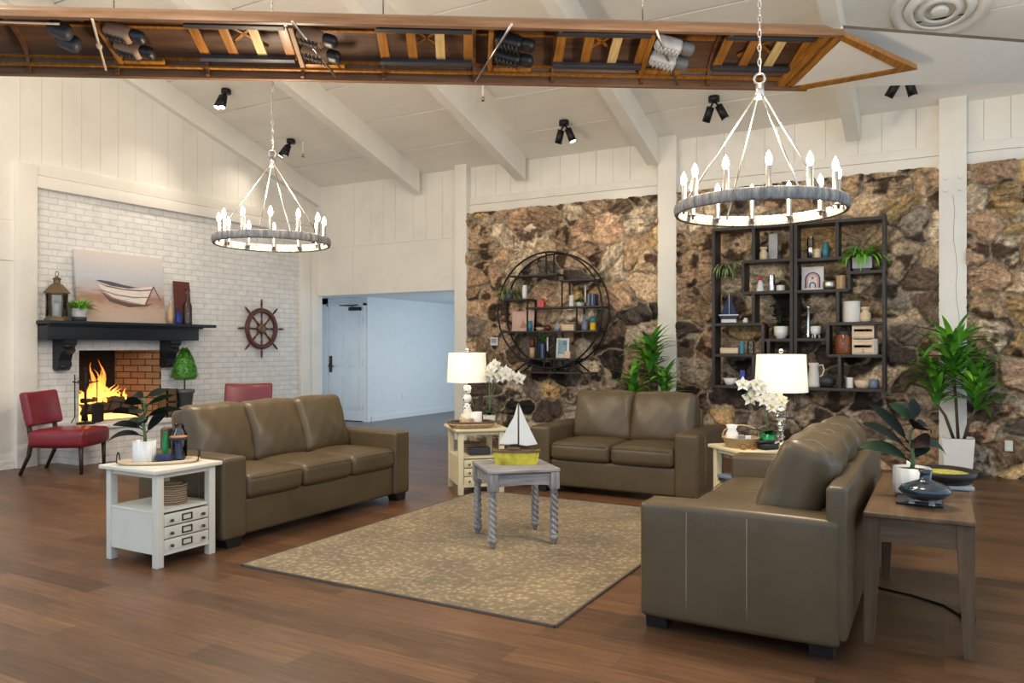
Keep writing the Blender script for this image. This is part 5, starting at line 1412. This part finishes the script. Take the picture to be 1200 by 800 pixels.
b = B(); b.lathe([(0, 0), (.07, 0), (.07, .014), (.03, .03), (.012, .045), (0, .045)], seg=20); b.obj('base', 'chrome', t)
z = .04
for r in (.03, .024, .036, .05, .046):
    b = B(); b.lathe([(0, z), (r * .6, z + r * .12), (r, z + r * .75), (r * .75, z + r * 1.3), (0, z + r * 1.5)], seg=9, sm=False); b.obj('crystal_ball', 'crystal', t); z += r * 1.5
    b = B(); b.lathe([(0, z - .003), (.018, z - .003), (.018, z + .004), (0, z + .004)], seg=14); b.obj('collar', 'chrome', t); z += .003
b = B(); b.cyl((0, 0, z), (0, 0, .40), .012, seg=10); b.obj('neck', 'chrome', t)
shade(t)

def orchid(label, loc, stems, potm='white_ceramic', rz=0):
    t = thing('orchid', label, 'plant', loc, rz)
    b = B(); b.lathe([(0, 0), (.05, 0), (.062, .1), (.056, .1), (.05, .085), (0, .085)], seg=18); b.obj('pot', potm, t)
    b = B()
    for k in range(6): b.leaf((0, 0, .09), k * 1.05 + .3, .6, random.uniform(.14, .2), .055, 1.2, 6)
    b.obj('leaves', 'leaf_deep', t)
    for pts, fl in stems:
        b = B(); b.tube(pts, .004, 6); s_ = b.obj('flower_stem', 'stem', t)
        for (p, az, sc) in fl:
            b = B()
            d = Vector((math.cos(az), math.sin(az), .1)).normalized(); sd = d.cross(Vector((0, 0, 1))).normalized(); up = sd.cross(d)
            for k in range(5):
                a = k * 2 * PI / 5 + PI / 2; w = (.6 if k in (0, 2, 3) else .85) * sc
                dr_ = sd * math.cos(a) + up * math.sin(a); tn = dr_.cross(d)
                P_ = Vector(p); v = [b.bm.verts.new(P_ + q) for q in (d * 0, dr_ * sc * .45 + tn * w * .5 + d * sc * .1, dr_ * sc + d * sc * .02, dr_ * sc * .45 - tn * w * .5 + d * sc * .1)]
                f = b._face(v)
            b.mi = 1; b.sph(Vector(p) + d * sc * .14, sc * .16, 8); b.obj('flower', ['petal', 'petal_core'], s_)
def arc(h, out, az, n=8, drop=.12):
    return [(out * (q / n) ** 1.6 * math.cos(az), out * (q / n) ** 1.6 * math.sin(az), .09 + h * math.sin(q / n * PI * .62) / math.sin(PI * .62) * 1.0 - (drop * max(0, q / n - .7) * 2)) for q in range(n + 1)]
def fl(pts, n, face, sc=.05, start=4):
    r = []
    for k in range(n):
        i = min(len(pts) - 1, start + k * (len(pts) - start) // n); p = Vector(pts[i]) + Vector((random.uniform(-.045, .045), random.uniform(-.045, .045), random.uniform(-.04, .05)))
        r.append((tuple(p), face + random.uniform(-.7, .7), sc * random.uniform(.85, 1.2)))
    return r
a1 = arc(.42, .14, .4); a2 = arc(.38, .26, .8); a3 = arc(.44, .05, 2)
random.seed(21)
orchid('white orchid beside the patterned lamp in the sofa corner', (-3.78, 6.32, TT), [(a1, fl(a1, 9, -1.1, .07)), (a2, fl(a2, 10, -1.1, .065)), (a3, fl(a3, 7, -1.1, .065))])
a1 = arc(.36, .16, 3.5); a2 = arc(.26, .06, -1.2); a3 = arc(.30, .1, .3)
orchid('white orchid beside the crystal lamp right of the loveseat', (-1.15, 5.96, TT), [(a1, fl(a1, 6, -1.3, .06)), (a2, fl(a2, 6, -1.3, .055)), (a3, fl(a3, 5, -1.3, .055))], 'green_glass')

# ---- things on the corner table between sofas
t = thing('serving_tray', 'rounded brown wooden tray in front of the patterned lamp', 'tray', (-3.82, 6.06, TT), PI / 4)
b = B(); b.lathe([(0, 0), (.2, 0), (.24, .03), (.25, .045), (.235, .045), (.2, .016), (0, .014)], seg=28, fn=lambda a, z: .62 + .3 * abs(math.cos(a)) ** 1.4); b.obj('dish', 'tan_wood', t)
b = B()
b.tube([(.22 * math.cos(q / 30 * 2 * PI) * (.66 + .3 * abs(math.cos(q / 30 * 2 * PI)) ** 1.4), .23 * math.sin(q / 30 * 2 * PI) * (.62 + .3 * abs(math.cos(q / 30 * 2 * PI)) ** 1.4), .05) for q in range(30)], .013, 7, True); b.obj('rim', 'bark', t)
for (dx, dy, m_, lb, pr) in ((-.06, -.05, 'tan_wood', 'small orange brown wooden bowl on the rounded tray', [(0, 0), (.03, 0), (.055, .05), (.05, .05), (.025, .01), (0, .01)]), (.05, .02, 'white_ceramic', 'white ceramic cup with dark band on the rounded tray', [(0, 0), (.04, 0), (.046, .02), (.046, .085), (.04, .085), (.036, .02), (0, .02)]), (-.02, .06, 'cream_paint', 'cream jar with stepped lid on the rounded tray', [(0, 0), (.045, 0), (.05, .02), (.05, .07), (.03, .08), (.03, .1), (.012, .105), (.012, .12), (0, .12)])):
    bottle('tray_pot', lb, 'pot', (-3.82 + dx * .707 - dy * .707, 6.06 + dx * .707 + dy * .707, TT + .0165), [(r_ * 1.25, z_ * 1.45) for r_, z_ in pr], m_)
b = B(); b.rbox((0, 0, .035), (.2, .12, .07), .008, 2, 2); tag(b.obj('storage_box', 'dark_grey', loc=(-3.79, 6.14, .3445), rotz=.78), 'black box on the shelf of the corner table', 'box')
b = B(); b.lathe([(0, 0), (.07, 0), (.085, .09), (.08, .09), (.06, .01), (0, .01)], seg=18); tag(b.obj('basket', 'woven', loc=(-3.95, 6.26, .3445)), 'small brown woven basket inside the corner table', 'basket')

# ---- toy sailboat on the twisted leg table
t = thing('toy_sailboat', 'large yellow toy sailboat with white sails on the grey table', 'ornament', (-2.60, 4.72, .531), math.radians(25))
b = B(); rows = []
for u, wv, zt_ in ((-1, .55, .105), (-.95, .75, .1), (-.5, 1, .088), (0, 1, .085), (.5, .85, .09), (.85, .4, .1), (1.0, .06, .108)):
    row = []
    for q, (yy_, zz_) in enumerate(((-1, 1), (-.96, .5), (-.8, .0), (0, 0), (.8, 0), (.96, .5), (1, 1))):
        k = 1 - .14 * (1 - zz_) * (1 if u > 0 else .6) * abs(u)
        row.append(b.bm.verts.new((u * .165 * k, yy_ * .055 * wv, zz_ * zt_)))
    rows.append(row)
for a, c in zip(rows, rows[1:]):
    for q in range(6): b._face([a[q], a[q + 1], c[q + 1], c[q]])
b._face(rows[0]); b._face(rows[-1]); b.obj('hull', 'yellow_paint', t)
b = B(); v = []
for row in rows: pass
pl = [(-.172, -.03), (-.155, -.046), (-.08, -.058), (0, -.058), (.08, -.05), (.14, -.024), (.168, 0), (.14, .024), (.08, .05), (0, .058), (-.08, .058), (-.155, .046), (-.172, .03)]
b.prism(pl, (0, 0, .084), (1, 0, 0), (0, 1, 0), (0, 0, 1), .014); b.box((-.02, 0, .106), (.09, .045, .02), None, .004); b.obj('deck', 'walnut_grey', t)
b = B(); b.cyl((.012, 0, .09), (.012, 0, .425), .005, seg=8); b.tube([(.012, 0, .14), (-.12, 0, .132)], .004, 6); b.obj('mast', 'walnut_grey_z', t)
b = B(); b.prism([(.006, .14), (.006, .42), (-.02, .33), (-.125, .145), (-.07, .132)], (0, -.003, 0), (1, 0, 0), (0, 0, 1), (0, 1, 0), .005); b.obj('sail', 'sail', t)
b = B(); b.prism([(.018, .415), (.018, .135), (.07, .128), (.145, .14), (.07, .29)], (0, -.003, 0), (1, 0, 0), (0, 0, 1), (0, 1, 0), .005); b.obj('sail', 'sail', t)

# ---- white table at the long sofa
def rubber_plant(label, loc, potr, poth, leaves, lm):
    t = thing('rubber_plant', label, 'plant', loc)
    b = B(); b.lathe([(0, 0), (potr * .93, 0), (potr, .008), (potr, poth), (potr * .9, poth), (potr * .88, poth * .9), (0, poth * .9)], seg=60, fn=lambda a, z: 1 + .025 * math.cos(15 * a)); b.obj('pot', 'white_ceramic', t)
    b = B(); b.lathe([(0, poth * .91), (potr * .88, poth * .905)], seg=20); b.obj('soil', 'soil', t)
    top = max(q[0] for q in leaves)
    st_ = [Vector((.008 * math.sin(q * 1.3), .006 * math.cos(q * 1.7), poth * .88 + (top - poth * .88) * q / 6)) for q in range(7)]
    b = B(); b.tube(st_, [.011 - .001 * q for q in range(7)], 8); b.obj('stem', 'stem', t)
    for i, (h, az, el, ln, wd, dr_) in enumerate(leaves):
        b = B(); k = min(5, int((h - poth * .88) / (top - poth * .88) * 6)); p = st_[k].lerp(st_[k + 1], .5) if h < top else st_[6]
        p = Vector((p.x, p.y, h)); d = Vector((math.cos(az) * math.cos(el), math.sin(az) * math.cos(el), math.sin(el)))
        e = p + d * ln * .2; b.tube([p, e], .004, 5); b.leaf(e, az, el, ln, wd * 1.2, dr_, 8, fold=.1, tw=(.75 if i % 2 else -.6)); b.obj('leaf', lm[i % len(lm)], t)
    return t
VR = YAW   # camera-right azimuth = YAW
def AZ(deg): return YAW + math.radians(deg)      # 0 = towards the right as seen, 180 = left, -90 = towards the viewer
tr = thing('oval_tray', 'oval wooden tray with black wire handles on the white table', 'tray', (-4.42, 3.24, TT), math.radians(46))
b = B(); b.lathe([(0, 0), (.15, 0), (.165, .012), (.165, .022), (.152, .022), (.148, .012), (0, .012)], seg=40); 
for v in b.bm.verts: v.co.x *= 1.5; v.co.y *= .82
b.obj('dish', 'pale_wood', tr)
for s_ in (-1, 1):
    b = B(); b.tube([(s_ * .235 - .0, -.05, .012)] + [(s_ * .24, .05 * math.sin(PI * (q / 8 - .5)), .02 + .055 * math.cos(PI * (q / 8 - .5))) for q in range(9)] + [(s_ * .235, .05, .012)], .004, 6); b.obj('handle', 'iron', tr)
TZ = TT + .0125
rubber_plant('dark leaved rubber plant in a ribbed white pot on the oval tray', (-4.47, 3.17, TZ), .068, .135, [
    (.16, AZ(178), .25, .22, .05, 1.1), (.17, AZ(35), .95, .20, .06, .3), (.22, AZ(150), .35, .17, .06, .7), (.27, AZ(170), .45, .20, .065, .8), (.28, AZ(5), .4, .2, .06, .5),
    (.31, AZ(-70), -.1, .13, .075, .5), (.33, AZ(-110), .1, .10, .07, .5), (.37, AZ(200), .3, .10, .07, .7), (.35, AZ(20), .5, .16, .05, .3), (.25, AZ(-60), .4, .14, .06, .9), (.20, AZ(200), .5, .16, .055, .8), (.30, AZ(120), .7, .15, .06, .5), (.41, AZ(160), .3, .09, .06, .8), (.41, AZ(30), .4, .12, .05, .2)], ['leaf_dark', 'leaf_dark', 'leaf_deep'])
bottle('bottle', 'slim bright green glass bottle on the oval tray', 'bottle', (-4.425, 3.29, TZ), [(0, 0), (.018, 0), (.02, .06), (.02, .13), (.012, .155), (.011, .175), (.014, .18), (0, .18)], 'green_glass')
bottle('glass_vase', 'clear blue tinted glass vase behind the green bottle', 'vase', (-4.42, 3.39, TT), [(0, 0), (.045, 0), (.05, .03), (.05, .17), (.03, .205), (.034, .235), (.028, .235), (.024, .205), (.044, .16), (.044, .03), (0, .012)], 'glass')
bottle('candle_holder', 'dark navy pedestal candle holder with a brown plate on top', 'candle holder', (-4.355, 3.335, TZ), [(0, 0), (.038, 0), (.04, .012), (.02, .03), (.024, .08), (.016, .1), (.02, .12), (.05, .13), (.056, .14), (.05, .142), (0, .138)], 'navy')
b = B(); b.lathe([(0, 0), (.05, 0), (.057, .008), (.05, .012), (0, .01)], seg=20); tag(b.obj('copper_dish', 'terracotta', loc=(-4.355, 3.335, TZ + .1425)), 'brown copper dish on top of the navy pedestal', 'dish')
b = B(); b.rbox((0, 0, .025), (.09, .06, .05), .004, 1, 2); tag(b.obj('small_box', 'navy', loc=(-4.36, 3.235, TZ), rotz=.7), 'small dark navy box at the front of the oval tray', 'box')
t = thing('seagrass_basket', 'round lidded seagrass basket inside the white end table', 'basket', (-4.33, 3.27, .3445))
b = B(); b.lathe([(0, 0), (.083, 0), (.088, .02), (.088, .105), (.083, .11), (0, .11)], seg=28); b.obj('body', 'woven', t)
b = B(); b.lathe([(0, .111), (.09, .111), (.09, .128), (.03, .135), (0, .135)], seg=28); b.tube([(-.02, 0, .134), (-.012, 0, .155), (.012, 0, .155), (.02, 0, .134)], .004, 6); b.obj('lid', 'woven', t)

# ---- table right of the loveseat
t = thing('splint_basket', 'shallow pale woven basket with hoop handle beside the crystal lamp', 'basket', (-1.32, 5.87, TT), .4)
b = B(); b.lathe([(0, 0), (.11, 0), (.135, .07), (.14, .075), (.13, .075), (.105, .008), (0, .008)], seg=30); b.obj('body', 'woven_pale', t)
b = B(); b.tube([(.135 * math.cos(PI * q / 14), .02, .06 + .10 * math.sin(PI * q / 14) ** .7) for q in range(15)], .006, 6); b.obj('handle', 'woven_pale', t)
bottle('square_vase', 'small white bottle vase standing in the shallow basket', 'vase', (-1.385, 5.86, TT + .0085), [(0, 0), (.04, 0), (.048, .06), (.045, .09), (.03, .12), (.045, .155), (.038, .155), (.02, .12), (0, .115)], 'white_ceramic')
for k, (dx, dy) in enumerate(((.01, -.03), (.05, .0), (.03, .05))):
    b = B(); b.rbox((0, 0, .04), (.05, .014, .078), .003, 1, 2); tag(b.obj('seed_packet', ('slate_blue', 'paper', 'dark_grey')[k], loc=(-1.32 + dx, 5.87 + dy, TT + .0085), rotz=.5 + k * .3), ('slate blue', 'white', 'dark grey')[k] + ' packet standing in the shallow basket', 'packet')
t = thing('telephone', 'low black telephone on the table corner beside crystal lamp', 'telephone', (-1.12, 5.83, TT), .9)
b = B(); b.rbox((0, 0, .02), (.13, .10, .04), .012, 2, 3); b.obj('body', 'cable', t)
b = B(); b.rbox((0, .02, .05), (.15, .035, .022), .01, 2, 3); b.obj('handset', 'cable', t)
t = thing('eyeglasses', 'brown framed eyeglasses lying in front of the shallow basket', 'eyeglasses', (-1.235, 5.72, TT), .5)
b = B()
for s_ in (-1, 1): b.tube([(s_ * .034 + .026 * math.cos(q / 14 * 2 * PI), 0, .024 + .02 * math.sin(q / 14 * 2 * PI)) for q in range(14)], .0035, 6, True)
b.tube([(-.01, 0, .028), (0, 0, .033), (.01, 0, .028)], .003, 5); b.obj('rims', 'amber_glass', t)
for s_ in (-1, 1): b = B(); b.tube([(s_ * .06, 0, .03), (s_ * .062, .06, .028), (s_ * .06, .12, .006)], .003, 5); b.obj('temple', 'amber_glass', t)
b = B(); b.rbox((0, 0, .05), (.13, .08, .1), .004, 1, 2); tag(b.obj('terracotta_box', 'terracotta', loc=(-1.3, 5.98, .3445), rotz=.7), 'terracotta coloured box inside the table right of loveseat', 'box')
for k in range(2):
    b = B(); b.rbox((0, 0, .0125), (.2, .15, .025), .003, 1, 2); tag(b.obj('book', 'dark_grey' if k == 0 else 'slate_blue', loc=(-1.36, 5.82, .3445 + k * .0255), rotz=-.8 + k * .2), ('dark grey book at the bottom of the pile', 'slate blue book on top of the pile')[k] + ' inside the table right of loveseat', 'book', 'books inside the end table')

# ---- oak table things
OT = .6015
b = B(); b.rbox((0, 0, .008), (.2, .34, .014), .004, 1, 2); tag(b.obj('table_mat', 'dark_grey', loc=(-.10, 4.27, OT), rotz=0), 'dark rectangular mat under the black vase on the oak table', 'mat')
t = thing('flat_vase', 'glossy black squat glass vase with short neck on the oak table', 'vase', (-.075, 4.10, OT + .0155), 0)
b = B(); b.lathe([(0, .018), (.05, .018), (.09, .035), (.113, .06), (.1, .082), (.055, .1), (.026, .112), (.022, .14), (.03, .155), (.026, .155), (.017, .14), (0, .135)], seg=36); b.obj('body', 'black_glass', t)
for k in range(4): b = B(); a = k * PI / 2 + .5; b.rbox((.062 * math.cos(a), .062 * math.sin(a), .012), (.026, .026, .024), .004, 2, 1); b.obj('foot', 'crystal', t)
rubber_plant('dark burgundy rubber plant in a ribbed white pot on the oak table', (-.14, 4.36, OT + .0155), .085, .13, [
    (.15, AZ(165), .6, .22, .075, .9), (.16, AZ(30), .8, .14, .05, 1.2), (.2, AZ(185), .7, .25, .08, .5), (.22, AZ(15), .35, .20, .05, 1.5), (.24, AZ(150), .95, .23, .065, .4), (.26, AZ(-80), .1, .11, .09, .5),
    (.32, AZ(-95), .35, .10, .085, .4), (.33, AZ(35), .2, .17, .05, 1.2), (.35, AZ(150), .9, .12, .06, .5), (.36, AZ(60), 1.1, .11, .06, .4), (.36, AZ(110), .8, .12, .065, .4)], ['leaf_deep', 'leaf_dark', 'leaf_dark', 'leaf_deep', 'leaf_dark', 'leaf_wine', 'leaf_wine', 'leaf_dark'])
t = thing('black_dish', 'oval black dish filled with green potpourri on the oak table', 'dish', (-.0, 4.78, OT + .0225), .15)
def ov(b, a=1.15, c=.78):
    for v in b.bm.verts: v.co.x *= a; v.co.y *= c
b = B(); b.lathe([(0, 0), (.13, 0), (.155, .03), (.165, .062), (.14, .062), (.12, .03), (0, .025)], seg=36); ov(b, .98, 1.15); b.obj('bowl', 'dark_foot', t)
b = B(); b.lathe([(0, .058), (.05, .056), (.132, .044)], seg=30); ov(b, .98, 1.15); b.obj('filling', 'sand', t)
b = B(); b.rbox((0, 0, .011), (.24, .3, .02), .004, 1, 2); tag(b.obj('pale_board', 'stone_grey', loc=(0, 4.78, OT), rotz=.15), 'pale grey slab under the black dish', 'board')
bottle('white_vase', 'small white teardrop vase behind the burgundy plant', 'vase', (-.16, 4.57, OT), [(0, 0), (.05, 0), (.058, .03), (.04, .08), (.012, .13), (.01, .15), (0, .15)], 'white_ceramic')
# cable on the floor with adaptor
b = B(); b.tube([(-.42, 4.86, .006), (-.3, 4.75, .006), (-.15, 4.7, .006), (0, 4.6, .006), (.08, 4.46, .006)], .006, 6); c_ = b.obj('power_cord', 'cable')
tag(c_, 'black power cord with plug on the floor under the oak table', 'cord')
b = B(); b.rbox((.105, 4.42, .017), (.05, .06, .034), .006, 2, 1, rot=(0, 0, .6)); b.obj('plug', 'cable', c_)

# ================================================================== DRACAENAS
def dracaena(label, loc, potfn, heads):
    t = thing('dracaena', label, 'plant', loc); potfn(t)
    for (hx, hy, hz, n, ln, b0) in heads:
        b = B(); b.tube([b0, (b0[0] * .5 + hx * .5, b0[1] * .5 + hy * .5, (b0[2] + hz) * .55), (hx, hy, hz)], [.016, .014, .012], 8); b.obj('cane', 'bark', t)
        for part in range(2):
            b = B()
            for k in range(n // 2):
                zz = hz - .02 + random.uniform(0, 1) ** 1.2 * ln * .75
                b.leaf((hx, hy, zz), k * 2.4 + random.uniform(-.3, .3) + part, random.uniform(.35, 1.35), ln * random.uniform(.7, 1.05), .085, random.uniform(.4, 1.5), 6, prof=lambda t_: (math.sin(PI * min(1, t_ * .9 + .1)) ** .6) * (1 - .4 * t_), fold=.12)
            for v in b.bm.verts: v.co.y = min(v.co.y, 9.34 - loc[1])
            b.obj('foliage', 'leaf' if part else 'leaf_bright', t)
def pot_sq(t):
    b = B(); r0, r1, h = .115, .145, .42
    vs0 = [b.bm.verts.new((i * r0, j * r0, 0)) for i, j in ((-1, -1), (1, -1), (1, 1), (-1, 1))]
    vs1 = [b.bm.verts.new((i * r1, j * r1, h)) for i, j in ((-1, -1), (1, -1), (1, 1), (-1, 1))]
    vs2 = [b.bm.verts.new((i * (r1 - .015), j * (r1 - .015), h)) for i, j in ((-1, -1), (1, -1), (1, 1), (-1, 1))]
    vs3 = [b.bm.verts.new((i * (r1 - .02), j * (r1 - .02), h - .03)) for i, j in ((-1, -1), (1, -1), (1, 1), (-1, 1))]
    for a, c in ((vs0, vs1), (vs1, vs2), (vs2, vs3)):
        for k in range(4): b._face([a[k], a[(k + 1) % 4], c[(k + 1) % 4], c[k]])
    b._face(vs0); b._face(vs3); b.obj('planter', 'white_ceramic', t)
    b = B(); b.box((0, 0, h - .028), (.25, .25, .008)); b.obj('soil', 'soil', t)
dracaena('tall dracaena in a square white planter beside the cracked white post', (.13, 9.12, 0), pot_sq, [(-.04, -.08, 1.04, 76, .54, (0, 0, .4)), (-.19, -.06, .76, 46, .44, (-.04, .03, .4)), (.15, -.08, .72, 46, .44, (.05, -.03, .4))])
def pot_rd(t):
    b = B(); b.lathe([(0, 0), (.12, 0), (.15, .32), (.14, .32), (.13, .28), (0, .28)], seg=24); b.obj('planter', 'white_ceramic', t)
dracaena('bushy dracaena standing behind the loveseat before the white post', (-3.13, 9.0, 0), pot_rd, [(.02, 0, 1.05, 64, .42, (0, 0, .28)), (-.2, 0, .74, 34, .36, (-.03, 0, .28)), (.2, -.02, .74, 36, .36, (.03, 0, .28))])
# ================================================================== LIGHT
w = bpy.data.worlds.new('daylight'); scn.world = w; w.use_nodes = True
bg = w.node_tree.nodes['Background']; bg.inputs['Color'].default_value = (.70, .85, 1, 1); bg.inputs['Strength'].default_value = WORLD
def lamp(name, kind, loc, power, col, size=.1, aim=None, angle=None, blend=.6, shape=None):
    l = bpy.data.lights.new(name, kind); l.energy = power; l.color = col
    if kind == 'AREA':
        l.shape = 'RECTANGLE'; l.size, l.size_y = size
    elif kind != 'SUN': l.shadow_soft_size = size
    if kind == 'SPOT': l.spot_size = math.radians(angle); l.spot_blend = blend
    o = bpy.data.objects.new(name, l); COL.objects.link(o); o.location = loc
    if aim is not None:
        o.rotation_euler = (Vector(aim) - Vector(loc)).to_track_quat('-Z', 'Y').to_euler()
    return o
LIGHTS.append((('hall_daylight_fill', 'AREA', (-6.14, 12.4, 1.3), 42, (.80, .92, 1)), dict(size=(2.0, 3.6), aim=(-9, 12.4, 1.2))))  # added area light for the hall's bluish daylight; its window is assumed
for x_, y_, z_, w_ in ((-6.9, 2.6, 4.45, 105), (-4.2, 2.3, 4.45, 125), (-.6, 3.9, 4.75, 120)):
    LIGHTS.append((('unseen_fill_light', 'POINT', (x_, y_, z_), w_, (1, .86, .68)), dict(size=.35)))  # unseen fill lights added overhead to brighten walls and floor
for q in LIGHTS: lamp(*q[0], **q[1])

# ================================================================== CAMERA
cd = bpy.data.cameras.new('camera'); cam = bpy.data.objects.new('camera', cd); COL.objects.link(cam)
cam.location = (0, 0, HC); cam.rotation_euler = (PI / 2, 0, YAW)
cd.sensor_fit = 'HORIZONTAL'; cd.sensor_width = 36; cd.lens = 36 * FPX / 1200; cd.shift_y = (HOR - 400) / 1200; cd.clip_start = .05
scn.camera = cam
scn.view_settings.view_transform = 'Standard'; scn.view_settings.look = 'None'; scn.view_settings.gamma = 1
scn.view_settings.use_curve_mapping = False
scn.view_settings.exposure = EXPO
scn.cycles.max_bounces = 8; scn.cycles.diffuse_bounces = 4; scn.cycles.transmission_bounces = 8
scn.cycles.caustics_reflective = False; scn.cycles.caustics_refractive = False
scn.cycles.sample_clamp_indirect = 6
